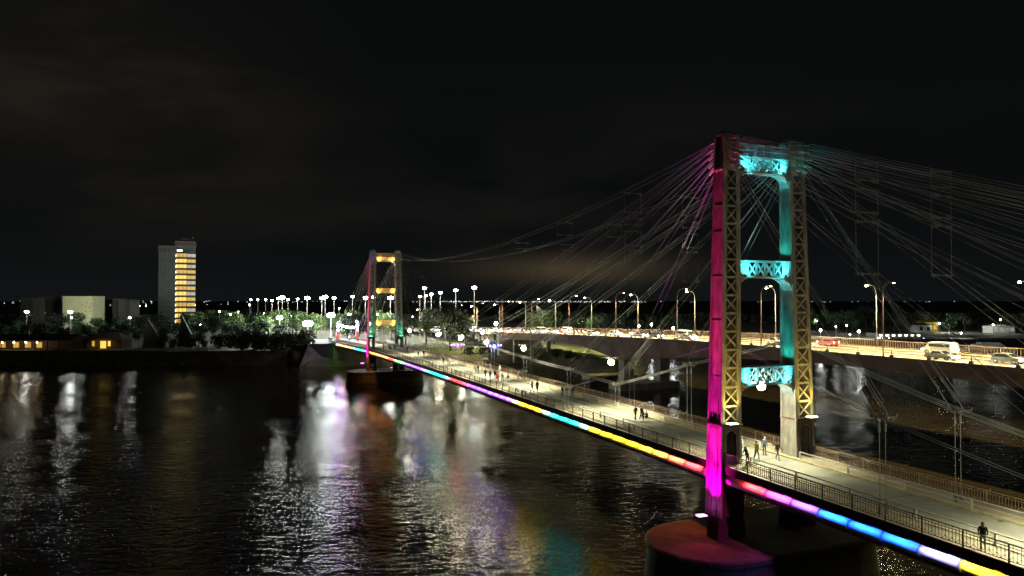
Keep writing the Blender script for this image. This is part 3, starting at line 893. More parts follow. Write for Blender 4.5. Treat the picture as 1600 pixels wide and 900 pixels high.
# ------------------------------------------------------------------ road viaduct
def rz(u):
    if u <= 70: return 14.65
    if u <= 224: return 14.65 - 4.2 * ((u - 70) / 154) ** 1.3
    return max(6.2, 10.45 - .034 * (u - 224))
def soffit(u):
    if u <= 150:
        c, hw = (35, 77) 
        if u > 112: t_ = (150 - u) / 38.0; return rz(u) - (2.2 + 4.2 * max(0, t_) ** 2)
        return 12.6 - 4.9 * (abs(u - c) / hw) ** 2
    return rz(u) - 2.2
V0, V1 = 54.0, 71.5
vi = tag(empty('road_viaduct', org, AX), 'long concrete road viaduct with haunched girder crossing behind the footbridge', 'viaduct')
def strip(mb, v0, v1, f0, f1, u0, u1, step=4):
    us = []; u = u0
    while u < u1: us.append(u); u += step
    us.append(u1); k = len(mb.v)
    for u in us:
        for v, z in ((v0, f0(u)), (v1, f0(u)), (v1, f1(u)), (v0, f1(u))): mb.v.append((v, u, z))
    for i in range(len(us) - 1):
        for j in range(4):
            a, b_ = k + i * 4 + j, k + i * 4 + (j + 1) % 4
            mb.f.append((a, b_, b_ + 4, a + 4)); mb.mi.append(0)
    mb.f += [(k, k + 3, k + 2, k + 1), tuple(k + (len(us) - 1) * 4 + j for j in range(4))]; mb.mi += [0, 0]
UA, UB = -60, 430
m_ = MB(); strip(m_, V0, V1, lambda u: rz(u) - .35, lambda u: rz(u) - .0, UA, UB); m_.build('slab', 'viaduct_concrete', vi)
m_ = MB(); strip(m_, V0 + 1.9, V1 - 1.9, lambda u: rz(u) + .004, lambda u: rz(u) + .03, UA, UB); m_.build('carriageway', 'road_asphalt', vi)
m_ = MB()
for v0 in (V0 + .3, V1 - 1.85): strip(m_, v0, v0 + 1.55, lambda u: rz(u) + .004, lambda u: rz(u) + .18, UA, UB)
m_.build('footway', 'footway', vi)
m_ = MB(); strip(m_, V0 + .9, V0 + 6.5, soffit, lambda u: rz(u) - .36, UA, 195, 3); strip(m_, V1 - 6.5, V1 - .9, soffit, lambda u: rz(u) - .36, UA, 195, 3); m_.build('girder', 'viaduct_concrete', vi)
m_ = MB(); strip(m_, V0 - .14, V0 - .003, lambda u: rz(u) - .55, lambda u: rz(u) + .22, UA, UB); m_.build('edge_beam', 'viaduct_concrete', vi)
m_ = MB()
vv = V0 + 2.3
for v in (V0 + 5.3, (V0 + V1) / 2 - .15, (V0 + V1) / 2 + .15, V1 - 5.3):
    if abs(v - (V0 + V1) / 2) < .3: strip(m_, v - .06, v + .06, lambda u: rz(u) + .031, lambda u: rz(u) + .035, UA, UB)
    else:
        u = UA
        while u < 260: strip(m_, v - .06, v + .06, lambda q: rz(q) + .031, lambda q: rz(q) + .035, u, u + 3, 3); u += 9
m_.build('lane_marking', 'road_paint', vi)
for u, bt in ((-42, 7), (112, 7)):
    m_ = MB(); m_.box(V0 + 1.6, V0 + 4.6, u - 1.4, u + 1.4, 1.8, soffit(u) + .2); m_.box(V1 - 4.6, V1 - 1.6, u - 1.4, u + 1.4, 1.8, soffit(u) + .2); m_.box(V0 - .5, V1 + .5, u - 3, u + 3, -2, 1.79)
    m_.build('pier', 'concrete', vi)
for u in (185, 212, 240, 268):
    for v in (V0 + 2, (V0 + V1) / 2, V1 - 2):
        m_ = MB(); m_.box(v - .55, v + .55, u - .6, u + .6, 1, rz(u) - .36 - (1.84 if u < 195 else 0)); m_.build('column', 'concrete', vi)
m_ = MB(); m_.box(V0, V1, 195.2, 197.5, 3.0, rz(196) - .36); m_.build('abutment', 'concrete', vi)
# side barriers
def viaduct_rail(v, mname, txt, tall):
    r = tag(empty('viaduct_railing', org, AX), txt, 'railing')
    for hh in ((1.05, .62) if not tall else (1.35, .15)):
        m_ = MB(); m_.tube([(v, u, rz(u) + .2 + hh) for u in range(-60, 400, 5)], .05, 5); m_.build('bar', mname, r)
    k = 0
    if tall:
        u = -40.0
        while u < 190:
            m_ = MB()
            for j in range(10): m_.beam((v, u + j * .5, rz(u) + .2), (v, u + j * .5, rz(u) + 1.55), .05 if j else .09)
            m_.build('panel', mname, r); u += 5
    else:
        u = -50.0
        while u < 250:
            m_ = MB(); m_.box(v - .14, v + .14, u - .3, u + .3, rz(u) + .2, rz(u) + .55); m_.beam((v, u, rz(u) + .5), (v, u, rz(u) + 1.25), .09); m_.build('post', mname, r); u += 6.2
viaduct_rail(V0 + .15, 'rail_iron', 'low dark barrier along the viaduct edge facing the footbridge', False)
viaduct_rail(V1 - .15, 'rail_rust', 'brown picket fence along the far edge of the viaduct', True)
# street lamps on the viaduct
def road_lamp(front, h=12.0):
    o = empty('street_lamp', (0, 0, 0))
    m_ = MB()
    pts = [(0, 0, 0), (0, 0, 6), (0, 0, h - 2.3)] + [(1.35 - 1.35 * math.cos(a), 0, h - 2.3 + 2.0 * math.sin(a)) for a in [math.pi / 2 * i / 6 for i in range(1, 7)]] + [(2.2, 0, h - .25)]
    m_.tube(pts, [.12, .1, .09] + [.07] * 6 + [.05], 7); m_.build('pole', 'pole' if front else 'pole_rust', o, True)
    m_ = MB(); m_.box(2.1, 2.95, -.17, .17, h - .32, h - .16, top=(.8, .6)); m_.build('head', 'black_metal', o)
    m_ = MB(); m_.ball((2.55, 0, h - (.46 if front else .36)), .26 if front else .16, 10, 6, sq=(1.1, .8, .62 if front else .4)); m_.build('lens', 'lamp_road_front' if front else 'lamp_road', o, True)
    spot('lamp_light', (2.55, 0, h - .95), (3.3, 0, 0), (1.0, .80, .36), 42000, 144, .55, .2, o)
    return o
la, lb = road_lamp(True), road_lamp(False)
first = {True: True, False: True}
FAR = [-34, -7, 20, 46.7, 72.2, 100.4, 126.8, 154.4, 181, 208, 236, 266, 298, 330, 365]
NEAR = [-21, 5.8, 32.8, 59.8, 86.8, 113.8, 140.8, 168, 195, 222, 250]
for lst, front, v in ((FAR, True, V1 - 1.0), (NEAR, False, V0 + 1.0)):
    for i, u in enumerate(lst):
        p = la if front else lb
        o = p if first[front] else copy_tree(p)
        first[front] = False
        q = b2w(u, v, rz(u) + .18); o.location = q; o.rotation_euler = (0, 0, AX + (math.pi if front else 0))
        tag(o, '%s curved street lamp from the right, %s edge of the viaduct' % (nth(i), 'far' if front else 'near'), 'street lamp', 'street lamps on the viaduct')

# ------------------------------------------------------------------ cars
def make_car(kind):
    o = empty('car', (0, 0, 0))
    # profile along y (front = +y)
    if kind == 'hatch': prof = [(-1.95, .35), (-2.0, .75), (-1.9, .98), (-1.55, 1.42), (-.2, 1.50), (.35, 1.40), (1.05, .98), (1.9, .82), (2.02, .6), (1.98, .35)]; L = (1.25, -1.25)
    elif kind == 'sedan': prof = [(-2.2, .38), (-2.25, .8), (-2.1, .98), (-1.45, 1.02), (-.85, 1.40), (.2, 1.43), (1.05, .98), (2.1, .8), (2.25, .6), (2.2, .35)]; L = (1.35, -1.35)
    elif kind == 'van': prof = [(-2.5, .4), (-2.55, 1.1), (-2.5, 2.0), (-2.35, 2.12), (1.0, 2.12), (1.5, 1.95), (2.05, 1.2), (2.5, 1.02), (2.6, .7), (2.55, .4)]; L = (1.65, -1.6)
    else: prof = [(-5.3, .45), (-5.4, 1.2), (-5.35, 2.9), (-5.2, 3.05), (4.9, 3.05), (5.2, 2.95), (5.4, 1.2), (5.4, .45), (5.38, .42), (5.3, .4)]; L = (3.5, -3.2)
    W = .86 if kind in ('hatch', 'sedan') else (1.0 if kind == 'van' else 1.25)
    belt = {'hatch': .95, 'sedan': .95, 'van': 1.15, 'bus': 1.35}[kind]
    m_ = MB(); n = len(prof); secs = []
    for x, sh in ((-W, .10), (-W * .93, 0.03), (-W * .6, 0), (0, -.02), (W * .6, 0), (W * .93, .03), (W, .10)):
        row = []
        for y, z in prof:
            xx = x
            if z > belt: xx = x * (1 - .16 * min(1, (z - belt) / .5)) if kind != 'bus' else x * .99
            row.append((xx, y * (1 - sh * .25), z - (sh if z > belt + .2 else 0) * .5))
        secs.append(row + [row[0]])
    m_.sheet(secs)
    for s_ in (secs[0], secs[-1]):
        k = len(m_.v); m_.v += s_[:-1]; m_.f.append(tuple(range(k, k + n))); m_.mi.append(0)
    body = m_.build('body', 'car_white', o)
    # glazing as thin panes set just proud of the body
    m_ = MB()
    if kind in ('hatch', 'sedan'):
        y0, y1 = (-1.45, .75) if kind == 'hatch' else (-1.1, .8)
        for s_ in (-1, 1):
            vs = [(s_ * (W + .008), y0 - .1, 1.0), (s_ * (W + .008), y1, 1.0), (s_ * (W * .86 + .03), y1 - .55, 1.36), (s_ * (W * .86 + .03), y0 + .25, 1.36)]
            m_.add(vs, [(0, 1, 2, 3)])
        m_.add([(-W * .82, 1.04, 1.02), (W * .82, 1.04, 1.02), (W * .72, .40 if kind == 'hatch' else .28, 1.42), (-W * .72, .40 if kind == 'hatch' else .28, 1.42)], [(0, 1, 2, 3)])
        yb = (-1.92, -1.6) if kind == 'hatch' else (-1.47, -.95)
        m_.add([(-W * .8, yb[0], 1.04), (W * .8, yb[0], 1.04), (W * .7, yb[1], 1.4), (-W * .7, yb[1], 1.4)], [(0, 1, 2, 3)])
    elif kind == 'van':
        for s_ in (-1, 1): m_.box(*sorted((s_ * (W * .93), s_ * (W + .01))), -2.2, 1.3, 1.3, 1.8)
        m_.add([(-W * .85, 2.07, 1.25), (W * .85, 2.07, 1.25), (W * .78, 1.55, 1.95), (-W * .78, 1.55, 1.95)], [(0, 1, 2, 3)])
    else:
        for s_ in (-1, 1): m_.box(*sorted((s_ * (W * .98), s_ * (W + .01))), -5.0, 4.9, 1.5, 2.6)
        m_.box(-1.1, 1.1, 5.34, 5.42, 1.3, 2.8)
    m_.build('window', 'glass', o)
    for y in L:
        for s_ in (-1, 1):
            rr_ = .32 if kind in ('hatch', 'sedan') else .38 if kind == 'van' else .5
            m_ = MB(); m_.tube([(s_ * (W - .18), y, rr_), (s_ * (W + .02), y, rr_)], rr_, 14); wh = m_.build('wheel', 'tyre', o)
            m_ = MB(); m_.tube([(s_ * (W + .021), y, rr_), (s_ * (W + .035), y, rr_)], rr_ * .6, 10); m_.build('rim', 'rim', wh)
    yf = prof[-2][0]
    for s_ in (-1, 1):
        m_ = MB(); m_.ball((s_ * W * .72, yf + .0, .68), .22, 8, 5, sq=(1.3, .6, .8)); m_.build('headlight', 'head_light', o)
        m_ = MB(); m_.ball((s_ * W * .78, prof[1][0] + .02, .82), .12, 8, 5, sq=(1.1, .5, 1)); m_.build('taillight', 'tail_light', o)
    m_ = MB()
    for s_ in (-1, 1): m_.box(s_ * (W + .09) - .09, s_ * (W + .09) + .09, .72, .82, .98, 1.1)
    if kind != 'bus': m_.build('mirror', 'black_metal', o)
    return o
carp = {k: make_car(k) for k in ('hatch', 'sedan', 'van', 'bus')}
used = set()
def place_car(u, lane, kind, color, label):
    o = carp[kind] if kind not in used else copy_tree(carp[kind])
    used.add(kind)
    v = (V0 + 3.6, V0 + 7.0, V1 - 7.0, V1 - 3.6)[lane]
    o.location = b2w(u, v, rz(u) + .03); o.rotation_euler = (0, 0, AX + (math.pi if lane < 2 else 0))
    if kind in ('van', 'bus'): o.name = kind
    for ch in o.children:
        if ch.name.startswith('body'):
            ch.material_slots[0].link = 'OBJECT'; ch.material_slots[0].material = M['car_' + color]
    tag(o, label, 'bus' if kind == 'bus' else 'van' if kind == 'van' else 'car', 'traffic on the viaduct')
CARS = [(25.0, 0, 'sedan', 'silver'), (32.5, 3, 'van', 'white'), (17.5, 1, 'hatch', 'grey'), (62.0, 1, 'sedan', 'white'), (55.5, 3, 'hatch', 'red'), (79, 1, 'hatch', 'blue'),
        (86, 0, 'sedan', 'white'), (91.5, 1, 'van', 'silver'), (99, 0, 'hatch', 'black'), (106, 0, 'sedan', 'grey'), (118, 2, 'sedan', 'red'), (124, 1, 'hatch', 'white'), (131, 0, 'hatch', 'silver'), (139, 1, 'sedan', 'white')]
rc = random.Random(5)
u = 146.0
while u < 330:
    for ln in range(4):
        if rc.random() < .62: CARS.append((u + ln * 1.7 + rc.uniform(-1, 1), ln, rc.choice(['hatch', 'sedan', 'hatch', 'van']), rc.choice(['white', 'silver', 'grey', 'black', 'red', 'blue'])))
    u += 8.5
CARS.sort()
cnt = {}
for (u, ln, kd, cl_) in CARS:
    kw = {'van': 'van'}.get(kd, kd.replace('hatch', 'hatchback'))
    key = (kw, cl_); cnt[key] = cnt.get(key, 0) + 1
    place_car(u, ln, kd, cl_, '%s %s of its kind from the right, %s on the viaduct' % (nth(cnt[key] - 1), cl_ + ' ' + kw, 'headed right' if ln < 2 else 'headed left'))

# ------------------------------------------------------------------ trees
def tree_proto(seed, h, wd, leaf, n=1500, col_=0, dense=1.0, ls=.42):
    rr = random.Random(seed)
    o = empty('park_tree', (0, 0, 0))
    m_ = MB()
    hb = h * (.32 if h > 6 else .04)
    m_.tube([(0, 0, -.3), (.1, .05, hb * .5), (.05, 0, hb), (.2, .1, h * .7)], [h * .03, h * .022, h * .018, h * .007], 7)
    blobs = []
    nb = 9
    for i in range(nb):
        a = rr.uniform(0, 6.28); rad = wd * .5 * rr.uniform(.15, .72)
        z = hb + (h - hb) * rr.uniform(.12, .86)
        f = 1 - abs((z - hb) / (h - hb) - .45) * .8
        c = Vector((rad * f * math.cos(a), rad * f * math.sin(a), z)); br = wd * rr.uniform(.15, .25)
        blobs.append((c, br))
        m_.tube([(.05, 0, hb * rr.uniform(.7, 1.2)), (c.x * .5, c.y * .5, (hb + z) / 2 + .2), tuple(c)], [h * .013, h * .009, h * .003], 5)
    m_.build('trunk', 'bark', o, True)
    m_ = MB()
    for i in range(n):
        c, br = rr.choice(blobs)
        d = Vector((rr.gauss(0, 1), rr.gauss(0, 1), rr.gauss(0, .8))).normalized() * br * rr.uniform(.55, 1.12) ** .8
        if rr.random() < .1: d *= 1.25
        p = c + d
        nrm = (d.normalized() + Vector((rr.gauss(0, .5), rr.gauss(0, .5), rr.gauss(0, .5)))).normalized()
        t_ = nrm.cross(Vector((rr.gauss(0, 1), rr.gauss(0, 1), rr.gauss(0, 1)))).normalized(); b2_ = nrm.cross(t_)
        s_ = ls * rr.uniform(.6, 1.3)
        vs = [p + t_ * s_, p + b2_ * s_ * .6 + nrm * s_ * .15, p - t_ * s_, p - b2_ * s_ * .6 - nrm * s_ * .1]
        m_.add(vs, [(0, 1, 2, 3)])
    m_.build('crown', leaf, o)
    return o
TP = [tree_proto(11, 12, 11, 'leaf_a', 1700), tree_proto(12, 13, 12, 'leaf_b', 1800), tree_proto(13, 11, 10, 'leaf_c', 1500), tree_proto(14, 15, 12, 'leaf_a', 2000), tree_proto(15, 5.0, 6.5, 'leaf_c', 900, ls=.3), tree_proto(16, 9, 8, 'leaf_d', 1100)]
TPN = ['pale green broad tree', 'mid green spreading tree', 'dark leafy tree', 'tall bright green tree', 'low dark bush', 'small yellow-green tree']
THT = [12, 13, 11, 15, 5, 9]
tused = set()
def tree(k, loc, hgt, label, group):
    o = TP[k] if k not in tused else copy_tree(TP[k])
    tused.add(k)
    s_ = hgt / THT[k]
    o.location = loc; o.scale = (s_ * rnd.uniform(.9, 1.15), s_ * rnd.uniform(.9, 1.15), s_); o.rotation_euler = (0, 0, rnd.uniform(0, 6.28))
    if k == 4: o.name = 'bush'
    tag(o, label, 'bush' if k == 4 else 'tree', group)
TREES = []   # (px, Y, height, kind, zone)
rt = random.Random(21)
for i in range(15): TREES.append((8 + i * 31 + rt.uniform(-8, 8), 275 + rt.uniform(-6, 12), rt.uniform(7.5, 10.5), rt.choice([2, 2, 1]), 'riverside'))
for i in range(13): TREES.append((20 + i * 34 + rt.uniform(-9, 9), 312 + rt.uniform(-10, 15), rt.uniform(10, 13.5), rt.choice([1, 2, 1, 0]), 'park'))
for i in range(12): TREES.append((310 + i * 21 + rt.uniform(-6, 6), 345 + rt.uniform(-15, 20), rt.uniform(11, 14), rt.choice([0, 3, 0, 1]), 'lit park'))
for i in range(12): TREES.append((255 + i * 21 + rt.uniform(-6, 6), 262 + rt.uniform(0, 6), rt.uniform(3.5, 6), 4, 'quay'))
TREES += [(704, 262, 16.5, 2, 'big'), (666, 290, 16.0, 3, 'big'), (560, 285, 13.5, 2, 'big'), (543, 300, 12, 1, 'big'), (634, 275, 13, 2, 'big'), (612, 330, 13.5, 3, 'big'), (727, 285, 12.5, 2, 'big'), (590, 350, 13, 0, 'big')]
for x_ in (838, 866, 885, 905, 925): TREES.append((x_, 300 + rt.uniform(-5, 15), rt.uniform(10, 14), rt.choice([0, 3]), 'beyond'))
for i in range(9): TREES.append((945 + i * 18, 370 + rt.uniform(-20, 20), rt.uniform(8, 12), rt.choice([1, 2]), 'beyond'))
for i in range(17): TREES.append((1265 + i * 22, 420 + rt.uniform(-40, 30), rt.uniform(10, 15), rt.choice([2, 2, 1]), 'marina'))
for x_, Y_, h_ in ((870, 246, 3.2), (888, 240, 3.0), (752, 262, 4.0), (735, 256, 4.5), (905, 232, 2.6), (765, 266, 3.6)): TREES.append((x_, Y_, h_, 4, 'embankment'))
for i in range(14): TREES.append((372 + i * 7.6 + rt.uniform(-3, 3), 252 + rt.uniform(0, 4), rt.uniform(5.5, 8.0), 4 if i % 2 else 2, 'hedge'))
TREES.append((190, 285, 7.0, 5, 'park')); TREES.append((157, 275, 4.6, 5, 'park'))
ZT = {'hedge': 'in the dark mass beside the ramp', 'riverside': 'on the left riverside', 'park': 'in the second row of the left park', 'lit park': 'in the floodlit park', 'quay': 'above the quay wall', 'big': 'near the amber tower', 'beyond': 'beyond the viaduct traffic', 'marina': 'behind the marina on the right', 'embankment': 'on the grassy embankment'}
TREES.sort()
cnt = {}
for px, Y, h_, k, zn in TREES:
    key = (k, zn); cnt[key] = cnt.get(key, 0) + 1
    x_ = (px - 800) / 1080 * Y
    zz = 5.0
    if zn == 'embankment': zz = 3.2
    tree(k, (x_, Y, zz), h_, '%s %s from the left, %s' % (nth(cnt[key] - 1), TPN[k], ZT[zn]), 'bushes by the water' if k == 4 else 'trees along the far shore')

# ------------------------------------------------------------------ masts and lamps on the shore
def mast_proto(heads):
    o = empty('lamp_mast', (0, 0, 0))
    m_ = MB(); m_.tube([(0, 0, 0), (0, 0, 1)], [.012, .007], 7); m_.build('pole', 'pole', o)
    return o
def lamp_mast(px, py, Y, r, label, mt='lamp_mast', zg=5.0, cat='lamp mast', grp='tall lamp masts of the park'):
    p = at(px, py, Y)
    o = tag(empty('lamp_mast', (p.x, p.y, zg)), label, cat, grp)
    hgt = p.z - zg
    m_ = MB(); m_.tube([(0, 0, 0), (0, 0, hgt)], [.22, .10], 7); m_.build('pole', 'pole', o)
    m_ = MB(); m_.tube([(0, 0, hgt - .05), (0, 0, hgt + .12)], [r * .5, r * .25], 8); m_.build('crown', 'black_metal', o)
    m_ = MB()
    for i in range(5):
        a = i * 2 * math.pi / 5; m_.ball((r * .6 * math.cos(a), r * .6 * math.sin(a), hgt - r * .1), r * .62, 8, 5)
    m_.build('floodlight', mt, o)
    return o
MASTS = [(392, 468, 520, .38), (403, 468, 500, .36), (415, 468, 480, .4), (425, 469.5, 430, .4), (435, 466, 420, .5), (441, 464.5, 400, .8), (450, 468, 440, .4), (465, 467, 440, .4), (480, 465.5, 400, .8), (503, 466, 420, .6), (508, 463.5, 400, .8), (522, 465.5, 400, .55),
         (551, 463, 420, .5), (571, 465, 360, .6), (584, 464, 370, .6), (610, 465, 330, .7), (656, 463, 370, .45), (663, 450, 330, .5), (665, 462, 380, .45), (674, 459.5, 360, .45), (688, 457, 350, .5), (712, 453.5, 340, .55), (741, 449, 330, .6)]
for i, (px, py, Y, r_) in enumerate(MASTS): lamp_mast(px, py, Y, r_ * 1.55, '%s tall park lamp mast counting from the left' % nth(i))
BIG = [(481, 505, 292, 1.75, 'largest blue-white floodlight shining across the water from the park'), (517, 492, 305, 1.45, 'big white floodlight on a mast left of the red portal'), (437, 496, 310, 1.1, 'white floodlight on a mast above the dark hedge'), (110, 487, 300, .75, 'white floodlight with star glare in front of the cream building'), (42, 487, 300, .7, 'yellowish floodlight among the trees at far left'), (546, 491, 310, .6, 'floodlight right of the big mast behind the portal')]
for px, py, Y, r_, txt in BIG: lamp_mast(px, py, Y, r_, txt, 'lamp_flood' if px > 450 else 'lamp_flood_soft', grp='bright floodlights of the park')
SM = [(313, 510, 280), (343, 487, 330), (112, 497, 290), (305, 477, 600), (218, 478, 600), (228, 478, 610), (372, 488, 350), (360, 492, 330), (203, 497, 270), (390, 477, 400), (640, 518.5, 250), (687, 523, 252), (722, 527, 246), (787, 523, 260), (754, 521, 270), (775, 507, 290),
      (998, 510, 300), (1018, 508, 310), (1052, 514, 290), (1282, 517, 345), (1342, 519, 338), (1328, 523, 338), (1306, 511, 345), (1323, 509, 380), (1276, 502, 420), (1483, 508, 400), (1468, 506, 400), (1502, 521, 340), (1563, 500, 390), (1552, 508, 380), (910, 505, 300), (530, 482, 380), (590, 492, 330), (455, 494, 340), (412, 490, 360), (645, 495, 330)]
SM.sort()
for i, (px, py, Y) in enumerate(SM):
    p = at(px, py, Y); r_ = {481: 1, 775: .7, 754: .5, 1483: .65, 1342: .6, 1282: .55, 1052: .5, 1018: .45, 998: .4, 722: .5, 687: .55, 640: .5, 313: .5}.get(px, .3)
    o = tag(empty('park_lamp', (p.x, p.y, min(5, p.z - 2))), '%s small white shore lamp counting from the left' % nth(i), 'lamp', 'small lamps along the far shore')
    h_ = p.z - min(5, p.z - 2)
    m_ = MB(); m_.tube([(0, 0, 0), (0, 0, h_)], .07, 5); m_.build('pole', 'pole', o)
    m_ = MB(); m_.ball((0, 0, h_ + r_ * .6), r_, 10, 6); m_.build('globe', 'lamp_shore' if px < 400 else 'lamp_mast' if px not in (640, 687, 722, 754, 775, 787) else 'lamp_white', o, True)

# ------------------------------------------------------------------ hotel tower
ht = tag(empty('hotel_tower', (at(273, 500, 392).x, 392, 5), R(25)), 'slim high-rise with one gold-lit stack of balconies and dark roof crown', 'building')
H_ = 49.0
m_ = MB(); m_.box(-8.4, 0, 0, 14, 0, H_); m_.box(0.01, 10.6, 1.6, 14, 0, H_ + .8); m_.build('wall', 'curtain_wall', ht)
m_ = MB(); m_.box(-8.7, 0, -.1, .0, H_ - 3.2, H_ + .6); m_.box(-.2, 10.8, 1.2, 14.2, H_ + .81, H_ + 3.6); m_.box(2, 8, 4, 10, H_ + 3.61, H_ + 5.2); m_.beam((8, 5, H_ + 3.6), (9.5, 5, H_ + 7), .2); m_.beam((9, 5, H_ + 5.5), (11.5, 5, H_ + 6.2), .18); m_.build('roof', 'roof_dark', ht)
m_ = MB()
for i in range(17):
    z = 1.5 + i * 2.95
    m_.box(-8.42, -.2, -.14, -.003, z, z + .18)
for x_ in (-8.4, -6.4, -4.3, -2.2, -.25): m_.box(x_, x_ + .16, -.12, -.003, 0, H_)
m_.build('facade_grid', 'plaster_grey', ht)
for i in range(14):
    z = 5.6 + i * 3.12
    if i < 13:
        m_ = MB(); m_.box(.3, 5.9, 1.45, 1.598, z, z + 2.3); wn = m_.build('window', 'window_yellow' if i % 3 else 'window_gold', ht)
        m_ = MB(); m_.box(1.9, 2.05, 1.3, 1.449, z, z + 2.25); m_.box(3.9, 4.05, 1.3, 1.449, z, z + 2.25); m_.build('frame', 'roof_dark', wn)
        m_ = MB(); m_.box(6.2, 10.5, 1.45, 1.598, z, z + 2.1); wn = m_.build('window', ('window_pale', 'window_gold', 'window_gold', 'window_gold', 'window_pale')[(i * 7) % 5], ht)
        m_ = MB(); m_.box(8.0, 8.15, 1.35, 1.449, z, z + 1.9); m_.build('frame', 'roof_dark', wn)
    else:
        m_ = MB(); m_.box(.8, 3.6, 1.45, 1.598, z, z + 1.4); m_.build('window', 'window_white', ht)
    m_ = MB(); m_.box(.1, 10.5, .2, 1.59, z - .55, z - .3); m_.box(.1, 10.5, .15, .22, z - .3, z + .25); m_.build('balcony', 'roof_dark', ht)
    if i < 13:
        m_ = MB(); m_.box(.15, .5, 1.3, 1.59, z + .2, z + 1.6); m_.build('wall_lamp', 'window_white', ht)

def block(name, px0, px1, ytop, Y, dep, mname, label, windows=0, wm='window_pale', zb=5.0):
    a, b_ = at(px0, ytop, Y), at(px1, ytop, Y)
    o = tag(empty(name, ((a.x + b_.x) / 2, Y, zb)), label, 'building')
    wd = b_.x - a.x; h_ = a.z - zb
    m_ = MB(); m_.box(-wd / 2, wd / 2, 0, dep, 0, h_); m_.build('wall', mname, o)
    m_ = MB(); m_.box(-wd / 2 - .15, wd / 2 + .15, -.2, dep + .2, h_ + .003, h_ + .35); m_.build('parapet', mname, o)
    rr = random.Random(int(px0 * 3 + Y))
    for i in range(windows):
        x_ = rr.uniform(-wd / 2 + 1.2, wd / 2 - 1.6); z = rr.choice([2.6, 5.6, 8.6, 11.6, 14.6]); 
        if z > h_ - 2: z = h_ * .5
        m_ = MB(); m_.box(x_, x_ + .9, -.06, -.003, z, z + 1.3); m_.build('window', wm if rr.random() < .5 else 'glass', o)
    return o
cb = block('apartment_block', 98, 144, 463.5, 450, 14, 'plaster_cream', 'plain cream windowless side wall of a block on the left skyline')
for (x_, z) in ((14, 13.6), (15, 16.8), (16.5, 13), (12, 15), (17.4, 16), (17.2, 11), (14.3, 11.2), (10.5, 9.5), (17.2, 13.9)):
    m_ = MB(); m_.box(x_ - 9, x_ - 8.6, -.06, -.003, z, z + .9); m_.build('vent', 'black_metal', cb)
block('apartment_block', 32, 52, 466, 480, 12, 'plaster_grey', 'grey building leftmost behind the riverside trees', 3)
block('apartment_block', 53, 95, 464, 520, 12, 'plaster_dark', 'wide dark building left of the cream wall', 4)
block('apartment_block', 168, 184, 467.5, 480, 12, 'plaster_dark', 'dark building right of the cream wall', 2)
block('apartment_block', 185, 203, 469, 470, 12, 'plaster_grey', 'brownish grey low building between cream wall and high-rise', 2)
spot('wall_wash', at(110, 500, 405), at(120, 475, 450), (1, 1, .75), 60000, 60, .9, .5)

# riverside restaurant
rs = tag(empty('restaurant', (-172, 264, 5)), 'long low riverside restaurant with veranda and row of glowing lamps', 'building')
m_ = MB(); m_.box(-30, 5.5, 3, 10, 0, 3.4); m_.build('wall', 'wood', rs)
m_ = MB(); m_.box(-30.5, 6, -2.6, 10.5, 3.41, 3.75); m_.add([(-30.5, -2.6, 3.76), (6, -2.6, 3.76), (6, 4, 5.6), (-30.5, 4, 5.6), (6, 10.5, 3.76), (-30.5, 10.5, 3.76)], [(0, 1, 2, 3), (3, 2, 4, 5), (1, 4, 2), (0, 3, 5)]); m_.build('roof', 'roof_dark', rs)
for i in range(9):
    x_ = -30 + i * 4.4
    m_ = MB(); m_.box(x_ - .12, x_ + .12, -2.4, -2.15, 0, 3.4); m_.build('post', 'wood', rs)
for i, x_ in enumerate((-21.5, -17.0, -12.4, -8.3)):
    m_ = MB(); m_.ball((x_, -1.5, 2.7), .28, 10, 6); lp = m_.build('lamp', 'lamp_warm', rs, True)
    m_ = MB(); m_.tube([(x_, -1.5, 3.0), (x_, -1.5, 3.35)], [.5, .1], 8); m_.build('lamp_shade', 'black_metal', lp)
for x_ in (-24.5, -19.3, -14.7, -10.4):
    m_ = MB(); m_.box(x_ - 1.1, x_ + 1.1, 2.93, 2.997, .4, 2.5); m_.build('window', 'window_gold', rs)
kb = tag(empty('kiosk', (-163, 264, 5)), 'small dark kiosk with bright yellow doorways beside the restaurant', 'building')
m_ = MB(); m_.box(0, 13, 2, 9, 0, 3.6); m_.build('wall', 'wood', kb)
m_ = MB(); m_.add([(-.8, 1, 3.61), (13.8, 1, 3.61), (13.8, 10, 3.61), (-.8, 10, 3.61), (3, 5.5, 6.2), (10, 5.5, 6.2)], [(0, 1, 5, 4), (1, 2, 5), (2, 3, 4, 5), (3, 0, 4), (0, 3, 2, 1)]); m_.build('roof', 'roof_dark', kb)
for a, b_, c_ in ((1.6, 2.6, 'window_gold'), (4.8, 7.0, 'window_yellow'), (7.7, 8.7, 'window_yellow')):
    m_ = MB(); m_.box(a, b_, 1.93, 1.997, .2 if b_ - a > 1.5 else 1.0, 3.0); m_.build('doorway', c_, kb)
spot('kiosk_light', (-157, 262, 8.0), (-157, 265, 6), (1, .7, .2), 300, 140)
